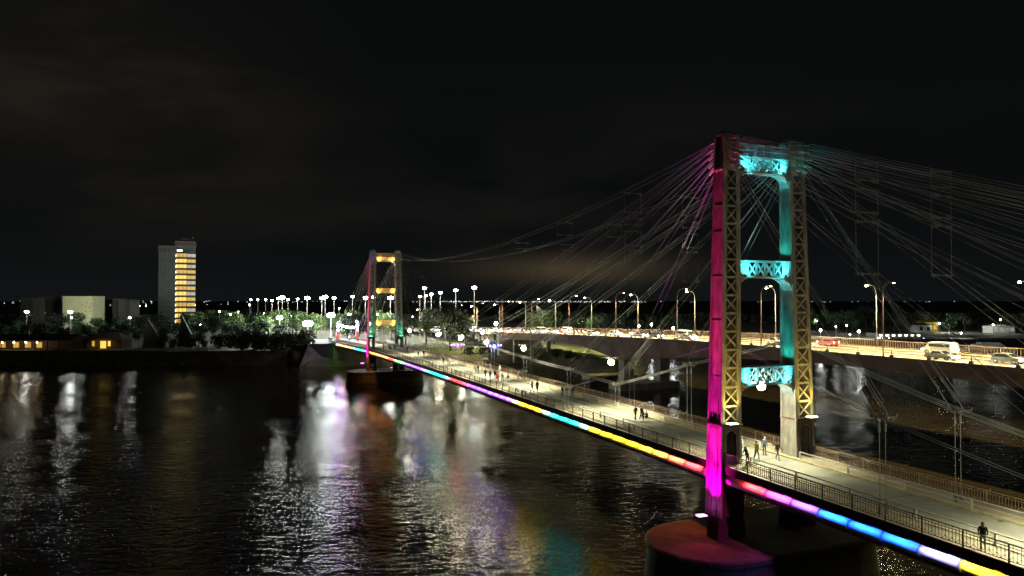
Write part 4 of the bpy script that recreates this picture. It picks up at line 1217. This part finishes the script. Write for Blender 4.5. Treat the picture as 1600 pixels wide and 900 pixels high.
# banner and sails
bn = tag(empty('banner_stand', (at(46, 500, 262).x, 262, 5)), 'tall pale double banner hanging below the yellowish floodlight', 'banner')
m_ = MB(); m_.beam((0, 0, 0), (0, 0, 13.2), .15); m_.build('pole', 'pole', bn)
m_ = MB(); m_.box(-.85, -.12, -.05, .05, 7.2, 12.6); m_.box(.12, .85, -.05, .05, 7.2, 12.6); m_.build('cloth', 'plaster_grey', bn)
for px, Y, w_, h_, txt in ((240, 272, 9, 11, 'dark concave concrete sail sculpture among trees left of the high-rise'), (292, 276, 8, 12.5, 'dark concrete sail sculpture below the high-rise')):
    o = tag(empty('sail_monument', ((px - 800) / 1080 * Y, Y, 5)), txt, 'monument')
    m_ = MB(); m_.add([(-w_ / 2, 0, 0), (w_ / 2, .5, 0), (-w_ / 4, .2, h_), (-w_ / 2, 1.2, 0), (w_ / 2, 1.7, 0), (-w_ / 4, .9, h_)], [(0, 1, 2), (3, 5, 4), (0, 2, 5, 3), (1, 4, 5, 2), (0, 3, 4, 1)]); m_.build('slab', 'plaster_dark', o)
o = tag(empty('obelisk', (at(843, 512, 306).x, 306, 5)), 'white slanted slab monument standing behind the viaduct traffic', 'monument')
m_ = MB(); m_.add([(-1.3, 0, 0), (1.7, 0, 0), (1.7, 0, 13.8), (-1.3, 0, 16.6), (-1.3, 1.5, 0), (1.7, 1.5, 0), (1.7, 1.5, 13.8), (-1.3, 1.5, 16.6)], [(0, 1, 2, 3), (4, 7, 6, 5), (0, 3, 7, 4), (1, 5, 6, 2), (3, 2, 6, 7), (0, 4, 5, 1)]); m_.build('slab', 'white_paint', o)
spot('monument_light', (14, 293, 6), (12.5, 306, 15), (1, .95, .5), 1600, 70)

# portal at the far end of the bridge: two red lit pylons with a string of bulbs
for i, (px, txt) in enumerate(((528, 'left'), (558, 'right'))):
    p = at(px, 537, 246 if i == 0 else 250)
    o = tag(empty('portal_pylon', (p.x, p.y, 7.2), AX), '%s red-lit lattice pylon at the park end of the footbridge' % txt, 'pylon', 'red pylons at the end of the footbridge')
    m_ = MB()
    for x_ in (-.45, .45):
        for y_ in (-.45, .45): m_.beam((x_, y_, 0), (x_, y_, 5.6), .12)
    for k in range(5):
        z = k * 1.1
        for y_ in (-.45, .45): m_.beam((-.45, y_, z), (.45, y_, z + 1.1), .07); m_.beam((.45, y_, z), (-.45, y_, z + 1.1), .07)
        for x_ in (-.45, .45): m_.beam((x_, -.45, z), (x_, .45, z + 1.1), .07)
    m_.build('lattice', 'steel_paint', o)
    m_ = MB(); m_.box(-.28, .28, -.28, .28, 0, 5.3); m_.build('light_core', 'red_glow', o)
    m_ = MB(); m_.ball((0, 0, 7.2), .5, 10, 6); m_.build('lamp', 'violet_flood', o)
    m_ = MB(); m_.ball((0, -.3, 5.9), .3, 10, 6); m_.build('lamp', 'fairy_light', o)
    m_ = MB(); m_.beam((0, 0, 5.6), (0, 0, 6.9), .12); m_.build('finial', 'black_metal', o)
pa, pb = at(530, 506, 247), at(552, 511, 249)
o = tag(empty('light_string', pa), 'drooping string of pinkish white bulbs between the red pylons', 'string lights')
m_ = MB(); d = pb - pa; m_.tube(sag_line((0, 0, 0), d, .3, 8), .03, 4); m_.build('wire', 'black_metal', o)
for i in range(12):
    q = d * (i / 11.0); m_ = MB(); m_.ball((q.x, q.y, q.z - .25 - .3 * 4 * (i / 11) * (1 - i / 11)), .3, 8, 5); m_.build('bulb', 'fairy_light', o)
spot('violet_light', tuple(at(560, 508, 249)), tuple(at(575, 488, 262)), (.3, .1, 1), 5000, 40)
# abutment with ramp
ab = tag(empty('abutment', b2w(214, 0, 0), AX), 'pale concrete abutment and sloping ramp where the footbridge meets the park', 'abutment')
m_ = MB(); m_.box(-5.2, 5.2, -6.5, 14, -1, 8.35); m_.build('wall', 'quay_concrete', ab)
m_ = MB(); m_.add([(-5.21, -6, -.5), (-5.21, 14, -.5), (-17, 14, -.5), (-17, -6, -.5), (-5.21, -6, 8.2), (-5.21, 14, 8.2), (-14.5, 14, 7.7), (-13.0, 0, 7.7)], [(0, 1, 2, 3), (4, 7, 6, 5), (0, 3, 7, 4), (3, 2, 6, 7), (2, 1, 5, 6)]); m_.build('ramp', 'quay_concrete', ab)
m_ = MB(); m_.add([(-60, 14, 5.3), (30, 14, 5.3), (30, 80, 5.06), (-60, 80, 5.06)], [(0, 1, 2, 3)]); m_.box(-17, 8, 14.01, 30, 5.31, 7.9, top=(.9, .8)); m_.build('forecourt', 'paving', ab)
an = tag(empty('anchor_block', b2w(196, 9.5, 0), AX), 'concrete cable anchor block with slanting bundle right of the amber tower', 'anchorage')
m_ = MB(); m_.box(-2.2, 2.2, -3, 4, 0, 9.5, top=(.7, .7)); m_.build('block', 'concrete', an)
m_ = MB()
for i in range(4): m_.beam((-1.2 + i * .6, -2, 9.2), (-4.2 + i * .3, -24, 12.6), .12)
m_.build('cable', 'cable', an)
sh = tag(empty('tall_post', (at(489, 530, 250).x, 250, 7.6)), 'dark utility post standing on the ramp beside the blue-white floodlight', 'post')
m_ = MB(); m_.beam((0, 0, 0), (0, 0, 10.6), .28); m_.build('shaft', 'black_metal', sh)
m_ = MB(); m_.beam((-.8, 0, 8.4), (1.0, 0, 8.4), .12); m_.build('crossarm', 'black_metal', sh)

# ------------------------------------------------------------------ right shore: marina, houses
def house(px0, px1, ytop, Y, dep, mname, roofm, label, win, zb=5.0):
    a, b_ = at(px0, ytop, Y), at(px1, ytop, Y); wd = b_.x - a.x; h_ = max(2.6, a.z - zb)
    o = tag(empty('house', ((a.x + b_.x) / 2, Y, zb)), label, 'building')
    m_ = MB(); m_.box(-wd / 2, wd / 2, 0, dep, 0, h_ * .8); m_.build('wall', mname, o)
    m_ = MB(); m_.add([(-wd / 2 - .5, -.6, h_ * .8 + .01), (wd / 2 + .5, -.6, h_ * .8 + .01), (wd / 2 + .5, dep + .6, h_ * .8 + .01), (-wd / 2 - .5, dep + .6, h_ * .8 + .01), (-wd / 4, dep / 2, h_), (wd / 4, dep / 2, h_)], [(0, 1, 5, 4), (1, 2, 5), (2, 3, 4, 5), (3, 0, 4), (0, 3, 2, 1)]); m_.build('roof', roofm, o)
    n = max(2, int(wd / 3))
    for i in range(n):
        x_ = -wd / 2 + wd * (i + .5) / n
        m_ = MB(); m_.box(x_ - .8, x_ + .8, -.07, -.003, h_ * .25, h_ * .62); m_.build('window', win, o)
    return o
house(1372, 1440, 529, 345, 12, 'plaster_grey', 'roof_dark', 'long low clubhouse with warm lit windows right of the tall lamp', 'window_white')
house(1446, 1466, 499, 400, 10, 'yellow_paint', 'yellow_paint', 'bright yellow building with square openings above the marina', 'window_gold')
house(1434, 1456, 505, 396, 8, 'white_paint', 'roof_dark', 'white arcade attached to the bright yellow building', 'glass')
house(1552, 1586, 507, 390, 9, 'white_paint', 'plaster_grey', 'pale lit house at the far right behind the marina', 'window_pale')
spot('house_light', tuple(at(1470, 508, 392)), tuple(at(1456, 502, 400)), (1, .95, .6), 900, 120)
spot('house_light', tuple(at(1566, 506, 380)), tuple(at(1568, 512, 390)), (1, 1, .9), 250, 130)
for nm, px0, px1, py, Y, mt, n, txt in (('light_string', 1366, 1392, 529, 342, 'fairy_light', 9, 'string of white bulbs over the terrace at the left end of the clubhouse'), ('light_string', 1441, 1449, 530, 340, 'violet_light', 4, 'short string of white bulbs between clubhouse and stalls'), ('light_string', 1455, 1503, 531, 340, 'violet_light', 15, 'long string of violet-white bulbs along the marina stalls')):
    a, b_ = at(px0, py, Y), at(px1, py, Y)
    o = tag(empty(nm, a), txt, 'string lights')
    m_ = MB(); m_.tube([(0, 0, .3), tuple(b_ - a + Vector((0, 0, .3)))], .04, 4); m_.build('wire', 'black_metal', o)
    for i in range(n):
        q = (b_ - a) * (i / (n - 1)); m_ = MB(); m_.ball((q.x, q.y, q.z + rnd.uniform(-.3, .3)), .3, 8, 5); m_.build('bulb', mt, o)
    for i in (0, n - 1):
        q = (b_ - a) * (i / (n - 1)); m_ = MB(); m_.beam((q.x, q.y, 5 - a.z), (q.x, q.y, .4), .12); m_.build('post', 'pole', o)
# motor yachts at the marina
def yacht(px, py, Y, L, rot, label):
    p = at(px, py, Y)
    o = tag(empty('yacht', (p.x, p.y, 0.0), rot), label, 'boat', 'yachts in the marina')
    m_ = MB(); n = 9; rows = []
    for i in range(n + 1):
        t_ = i / n; y = -L / 2 + L * t_; wd = L * .15 * (1 - max(0, t_ - .45) ** 2 * 3.2)
        rows.append([(-wd, y, 1.3 + .5 * t_), (-wd * .8, y, .1), (0, y, -.3), (wd * .8, y, .1), (wd, y, 1.3 + .5 * t_)])
    m_.sheet(rows); m_.sheet([[r_[0] for r_ in rows], [r_[4] for r_ in rows]]); m_.add(rows[0], [(0, 1, 2, 3, 4)]); m_.build('hull', 'white_paint', o)
    m_ = MB(); m_.box(-L * .11, L * .11, -L * .38, L * .22, 1.5, 3.1, top=(.85, .82)); m_.box(-L * .09, L * .09, -L * .32, L * .08, 3.13, 4.1, top=(.8, .75)); m_.build('cabin', 'white_paint', o)
    m_ = MB(); m_.box(-L * .112, L * .112, -L * .33, L * .19, 2.1, 2.6, top=(.95, .96)); m_.build('window', 'glass', o)
    m_ = MB(); m_.tube([(0, -L * .1, 4.1), (0, -L * .14, 6.4)], .06, 5); m_.build('mast', 'pole', o)
    return o
y1 = yacht(1535, 535, 318, 24, R(70), 'large grey-white motor yacht moored behind the viaduct at right')
y2 = yacht(1522, 540, 308, 9, R(65), 'small white cabin cruiser in front of the large yacht')
y1.location.z = y2.location.z = .2
spot('marina_light', (212, 292, 14), (220, 318, 3), (.9, 1, .98), 1500, 120)
# pontoon by the viaduct pier
pt = tag(empty('pontoon', (at(950, 586, 218).x, 213, 0), R(18)), 'flat yellow-lit landing pontoon floating beyond the footbridge railing', 'pontoon')
m_ = MB(); m_.box(-8, 8, -2.5, 3.5, -.3, .75); m_.build('hull', 'steel_dark', pt)
m_ = MB(); m_.box(-8.1, 8.1, -2.6, 3.6, .755, .95); m_.build('deck', 'kerb', pt)
m_ = MB()
for x_ in (-7.6, 0, 7.6): m_.beam((x_, 3.3, .9), (x_, 3.3, 1.9), .08)
m_.beam((-7.6, 3.3, 1.9), (7.6, 3.3, 1.9), .06); m_.build('rail', 'rail_iron', pt)
spot('pontoon_light', (26, 214, 8), (30, 212, 1), (1, .85, .3), 900, 130)

# lights of the far town on the horizon
m_ = MB(); rr = random.Random(9)
def dot(px, py, Y, s_):
    p = at(px, py, Y); m_.ball(tuple(p), s_, 6, 4)
for i in range(210): 
    x_ = rr.uniform(690, 1010) if rr.random() < .62 else rr.uniform(385, 1290)
    dot(x_, 471 + rr.uniform(-.6, 1.2), 6000, rr.uniform(1.0, 2.8))
for i in range(45): dot(rr.uniform(0, 380), 472 + rr.uniform(-2, 4), 2600, rr.uniform(.5, 1.3))
for i in range(14): dot(rr.uniform(1290, 1500), 471.3 + rr.uniform(-.3, .3), 6000, rr.uniform(.8, 2))
tag(m_.build('town_lights', 'city_light'), 'rows of tiny white town lights strewn along the horizon', 'town lights', kind='stuff')
m_ = MB()
for i in range(60): dot(rr.uniform(560, 1000), 471.5 + rr.uniform(-.6, 1.5), 6000, rr.uniform(1.2, 3.2))
tag(m_.build('town_lights', 'city_light_warm'), 'scattered tiny orange town lights along the horizon', 'town lights', kind='stuff')
# far dark wood
m_ = MB(); rr = random.Random(4)
for i in range(5200):
    x_ = rr.uniform(-700, 900); y_ = rr.uniform(560, 700); z = 5 + rr.uniform(0, 9) * (0.6 + .4 * math.sin(x_ * .03) * math.cos(x_ * .011)); s_ = rr.uniform(1.2, 2.6)
    a = rr.uniform(0, 3.14); c_, q = math.cos(a) * s_, math.sin(a) * s_
    m_.add([(x_ - c_, y_ - q, z - s_ * .7), (x_ + c_, y_ + q, z - s_ * .5), (x_ + c_, y_ + q * .5, z + s_ * .7), (x_ - c_ * .8, y_ - q, z + s_ * .6)], [(0, 1, 2, 3)])
tag(m_.build('far_wood', 'leaf_c'), 'dark line of far woods along the shore', 'woods', kind='stuff')
# ------------------------------------------------------------------ people
def make_person(pose, seed=0, hairlong=False):
    # joints: (position, radius x, radius y, zone); zones: 0 top, 1 trousers, 2 skin, 3 shoes
    V_, Rr, Z_, E_ = [], [], [], []
    def j(p, r, zone, par=None):
        V_.append(Vector(p)); Rr.append(r if isinstance(r, tuple) else (r, r)); Z_.append(zone)
        if par is not None: E_.append((par, len(V_) - 1))
        return len(V_) - 1
    hz = {'sit': .34}.get(pose, .94)
    ln = {'lean': .16, 'sit': .05, 'walk': .03, 'walk2': .03}.get(pose, 0.0)
    pel = j((0, 0, hz), (.155, .115), 1)
    wst = j((0, ln * .4, hz + .15), (.15, .115), 0, pel)
    che = j((0, ln * .9, hz + .36), (.175, .125), 0, wst)
    nck = j((0, ln * 1.2, hz + .51), (.06, .06), 2, che)
    chn = j((0, ln * 1.3 + .015, hz + .58), (.07, .078), 2, nck)
    skl = j((0, ln * 1.35 + .005, hz + .67), (.077, .098), 2, chn)
    top = j((0, ln * 1.35, hz + .735), (.055, .07), 2, skl)
    j((0, ln * 1.35 + .115, hz + .635), .014, 2, skl)
    for s_ in (-1, 1):
        j((s_ * .085, ln * 1.35 - .005, hz + .64), .014, 2, skl)
        sh_ = j((s_ * .175, ln, hz + .44), .058, 0, che)
        Y = ln
        if pose == 'stand': el, wr, hd = (s_ * .23, Y - .03, hz + .17), (s_ * .24, Y + .06, hz - .07), Vector((0, .25, -1))
        elif pose == 'walk': el, wr, hd = (s_ * .20, Y - .08 * s_, hz + .18), (s_ * .22, Y - s_ * .20 + .08, hz - .02), Vector((0, .4 - .3 * s_, -1))
        elif pose == 'walk2': el, wr, hd = (s_ * .22, Y + .08 * s_, hz + .18), (s_ * .22, Y + s_ * .18 + .08, hz - .02), Vector((0, .4 + .3 * s_, -1))
        elif pose == 'phone': el, wr, hd = (s_ * .22, Y + .06, hz + .19), (s_ * .09, Y + .30, hz + .33), Vector((-s_ * .2, .6, .7))
        elif pose == 'lean': el, wr, hd = (s_ * .22, Y + .10, hz + .20), (s_ * .17, Y + .30, hz + .08), Vector((-s_ * .3, 1, -.1))
        else: el, wr, hd = (s_ * .24, Y + .12, hz + .22), (s_ * .12, Y + .34, hz + .20), Vector((-s_ * .3, 1, -.2))
        e = j(el, .045, 0, sh_); w_ = j(wr, .03, 0, e)
        hd.normalize(); wrv = Vector(wr)
        pm = j(wrv + hd * .07, (.026, .036), 2, w_)
        sd = hd.cross(Vector((s_, 0, 0)));
        if sd.length < .1: sd = Vector((0, 1, 0))
        sd.normalize(); inw = Vector((-s_, 0, 0))
        for k in range(4):
            o_ = sd * (.027 - .018 * k); fl = (.075, .085, .08, .062)[k]
            a = j(wrv + hd * .105 + o_, .009, 2, pm); b_ = j(wrv + hd * (.105 + fl * .55) + o_ + inw * .008, .0085, 2, a); j(wrv + hd * (.105 + fl * .9) + o_ + inw * .03, .0075, 2, b_)
        a = j(wrv + hd * .06 + sd * .045 + inw * .012, .011, 2, pm); j(wrv + hd * .10 + sd * .062 + inw * .022, .009, 2, a)
        hp = j((s_ * .09, 0, hz - .07), .088, 1, pel)
        if pose in ('stand', 'phone'): kn, an, tx = (s_ * .105, .015, .50), (s_ * (.115), -.02, .085), .0
        elif pose == 'lean': kn, an, tx = (s_ * .10, .03 * s_, .50), (s_ * .11, -.05 + .05 * s_, .085), 0
        elif pose == 'walk': kn, an, tx = (s_ * .09, .13 * s_ + .05, .51), (s_ * .09, .24 * s_ - .03, .09 + (.05 if s_ < 0 else 0)), 0
        elif pose == 'walk2': kn, an, tx = (s_ * .09, -.13 * s_ + .05, .51), (s_ * .09, -.24 * s_ - .03, .09 + (.05 if s_ > 0 else 0)), 0
        else: kn, an, tx = (s_ * .14, .36, .50), (s_ * .13, .50, .085), 0
        k_ = j(kn, .058, 1, hp); a_ = j(an, .042, 1, k_)
        f_ = j((an[0], an[1] + .02, an[2] - .035), .045, 3, a_); j((an[0] * 1.05, an[1] + .15, .035 if an[2] < .1 else an[2] - .06), (.042, .03), 3, f_)
    me = bpy.data.meshes.new('person'); me.from_pydata([tuple(v) for v in V_], E_, [])
    tmp = bpy.data.objects.new('tmp_person', me); col.objects.link(tmp)
    tmp.modifiers.new('s', 'SKIN'); sb = tmp.modifiers.new('u', 'SUBSURF'); sb.levels = 1; sb.render_levels = 1
    for i, r_ in enumerate(Rr):
        me.skin_vertices[0].data[i].radius = r_
        me.skin_vertices[0].data[i].use_root = (i == 0)
    dg = bpy.context.evaluated_depsgraph_get(); dg.update()
    m2 = bpy.data.meshes.new_from_object(tmp.evaluated_get(dg))
    bpy.data.objects.remove(tmp)
    m2.materials.clear()
    for n_ in ('cloth_black', 'cloth_jeans', 'skin', 'shoe'): m2.materials.append(M[n_])
    for p in m2.polygons:
        c = p.center; best = (9e9, 0)
        for a, b_ in E_:
            va, vb = V_[a], V_[b_]; ab_ = vb - va; t_ = max(0, min(1, (c - va).dot(ab_) / max(1e-9, ab_.length_squared)))
            q = (c - (va + ab_ * t_)); rr_ = Rr[a][0] * (1 - t_) + Rr[b_][0] * t_
            d_ = q.length - rr_ * .8
            if d_ < best[0]: best = (d_, (Z_[a] if t_ < .5 else Z_[b_]))
        p.material_index = best[1]; p.use_smooth = True
    o = bpy.data.objects.new('person', m2); col.objects.link(o)
    m_ = MB(); hc = (0, ln * 1.35 - .012, hz + .685)
    m_.ball(hc, .1, 12, 8, sq=(.93, 1.04, .85))
    if hairlong: m_.ball((0, ln * 1.35 - .06, hz + .58), .1, 10, 8, sq=(1.0, .6, 1.7))
    m_.build('hair', 'hair', o, True)
    m_ = MB()
    for s_ in (-1, 1): m_.ball((s_ * .03, ln * 1.35 + .088, hz + .655), .011, 6, 4)
    m_.box(-.025, .025, ln * 1.35 + .085, ln * 1.35 + .093, hz + .583, hz + .59)
    m_.build('face', 'hair', o)
    return o
PP = {(k, h_): make_person(k, 0, h_) for k, h_ in (('stand', False), ('stand', True), ('walk', False), ('walk2', True), ('phone', False), ('lean', True), ('sit', False))}
pused = set()
def person(u, v, pose, top, bot, face, label, hl=False, hgt=1.0, z=None, world=None):
    key = (pose, hl)
    if key not in PP: key = (pose, not hl)
    o = PP[key] if key not in pused else copy_tree(PP[key])
    pused.add(key)
    if z is None: z = dz(u) + (.0 if abs(v) < 2.45 else (.14 if abs(v) < 2.75 else .10))
    o.location = world if world else b2w(u, v, z); o.rotation_euler = (0, 0, AX + R(face)); o.scale = (hgt,) * 3
    for i, n_ in ((0, 'cloth_' + top), (1, 'cloth_' + bot)):
        o.material_slots[i].link = 'OBJECT'; o.material_slots[i].material = M[n_]
    tag(o, label, 'person', 'people out on the footbridge')
# face: 0 looks along the bridge away from us, 180 back toward the camera
PEOPLE = [
 (-21.1, -4.15, 'lean', 'black', 'grey', 125, 'person with long dark hair in black leaning at the near railing', True),
 (-1.6, -2.95, 'lean', 'black', 'brown', 90, 'person in dark coat leaning by the arched tower pedestal'),
 (1.9, -.55, 'walk', 'grey', 'pale', 180, 'person in grey top with pale trousers walking under the foreground tower'),
 (-.2, -.75, 'walk2', 'olive', 'black', 175, 'person in olive jacket and dark trousers nearest of the group under the tower'),
 (3.9, .9, 'phone', 'white', 'jeans', 200, 'person in white top holding a phone behind the group under the tower'),
 (1.1, 1.3, 'stand', 'navy', 'black', 160, 'person in navy top standing with another at the cyan light patch'),
 (-.6, 1.15, 'walk', 'black', 'jeans', 190, 'person in black jacket and jeans right of the tower group'),
 (19.9, .35, 'walk', 'black', 'black', 180, 'left of two people in black walking mid-deck'),
 (19.6, .95, 'walk2', 'black', 'black', 180, 'right of two people in black walking mid-deck'),
 (21.0, 2.1, 'sit', 'black', 'black', 110, 'left person in black sitting low beside the kerb'),
 (20.3, 2.15, 'sit', 'navy', 'black', 100, 'right person sitting low beside the kerb'),
 (38.2, 1.3, 'stand', 'navy', 'pale', 0, 'person in navy with pale trousers under a cable clamp'),
 (38.0, 2.0, 'stand', 'black', 'jeans', 10, 'person in black with jeans under a cable clamp'),
 (40.2, 1.6, 'phone', 'black', 'black', 180, 'person all in black behind the two under the clamp'),
 (44.5, -1.1, 'walk2', 'pale', 'grey', 0, 'person in pale grey walking beside one in black'),
 (44.2, -.4, 'walk', 'black', 'black', 0, 'person in black with short hair walking beside one in grey'),
 (70.8, -.2, 'walk', 'grey', 'grey', 180, 'person in grey of the pair walking ahead of the large group'),
 (71.3, .4, 'walk2', 'black', 'black', 180, 'person in black of the pair walking ahead of the large group'),
 (64.0, -.9, 'walk', 'olive', 'black', 180, 'person in olive at the left end of the large group'),
 (61.8, -.9, 'stand', 'grey', 'olive', 180, 'person in grey second in the large group'),
 (60.4, -.6, 'walk2', 'black', 'black', 180, 'person in black in the middle of the large group'),
 (56.3, -1.9, 'stand', 'red', 'red', 170, 'person in bright red low front of the large group'),
 (58.0, -.9, 'walk', 'white', 'brown', 180, 'person in white top of the large group'),
 (55.6, -1.2, 'walk2', 'olive', 'olive', 180, 'person in dark olive beside the white top'),
 (54.4, -.7, 'walk', 'black', 'grey', 180, 'person in black at the right end of the large group'),
 (72.5, 3.2, 'stand', 'white', 'white', 90, 'person in white at the far railing, left of three'),
 (68.0, 3.3, 'stand', 'white', 'pale', 90, 'person in white at the far railing, middle of three'),
 (60.0, 3.4, 'lean', 'white', 'white', 270, 'person in white at the far railing, right of three'),
 (91.0, .0, 'stand', 'black', 'black', 180, 'person in black standing left of a pale one past midstream'),
 (89.5, .6, 'walk2', 'white', 'pale', 180, 'person in pale clothes past midstream'),
 (97.0, 1.5, 'walk', 'black', 'jeans', 180, 'person in dark top alone behind the pale one past midstream'),
 (131.5, -3.6, 'stand', 'black', 'black', 90, 'person in black by the dark railing near the amber tower'),
 (129.5, -2.2, 'walk', 'black', 'grey', 180, 'person in black with grey trousers near the amber tower'),
 (141.0, -1.5, 'walk', 'grey', 'black', 0, 'person in grey passing under the amber tower'),
 (138.0, -.6, 'walk2', 'black', 'jeans', 180, 'person in black with jeans passing under the amber tower'),
 (137.0, .5, 'stand', 'olive', 'black', 180, 'person in olive standing under the amber tower'),
 (133.5, 2.6, 'walk2', 'white', 'pale', 180, 'person in white right of the amber tower leg'),
 (126.0, 1.2, 'walk', 'brown', 'black', 0, 'person in brown right of the amber tower'),
 (113.0, .6, 'walk', 'white', 'grey', 180, 'person in white top farther along the deck'),
 (111.5, 1.5, 'walk2', 'navy', 'black', 180, 'person in navy farther along the deck'),
 (198.0, -1.0, 'stand', 'grey', 'grey', 180, 'person in grey between the red pylons'),
 (196.0, 1.6, 'walk', 'black', 'black', 180, 'person in black between the red pylons'),
]
for p_ in PEOPLE:
    u, v, pose, a, b_, f, lab = p_[:7]
    person(u, v, pose, a, b_, f, lab, p_[7] if len(p_) > 7 else False, rnd.uniform(.94, 1.03), z=(dz(u) - .13) if pose == 'sit' else None)
for k, (px, py, lab) in enumerate(((474, 531, 'person in dark clothes standing on the ramp left of the post'), (477, 533, 'second person on the ramp, a step nearer the post'))):
    q = at(px, py, 246); person(0, 0, 'stand', 'black', 'black', 90, lab, world=(q.x, q.y, 7.72))

# prototypes that found no use are taken away
for o in [x for x in list(bpy.data.objects) if x.parent is None and x.type in ('MESH', 'EMPTY') and 'label' not in x.keys() and x.get('kind') is None]:
    for ch in list(o.children_recursive): bpy.data.objects.remove(ch)
    bpy.data.objects.remove(o)
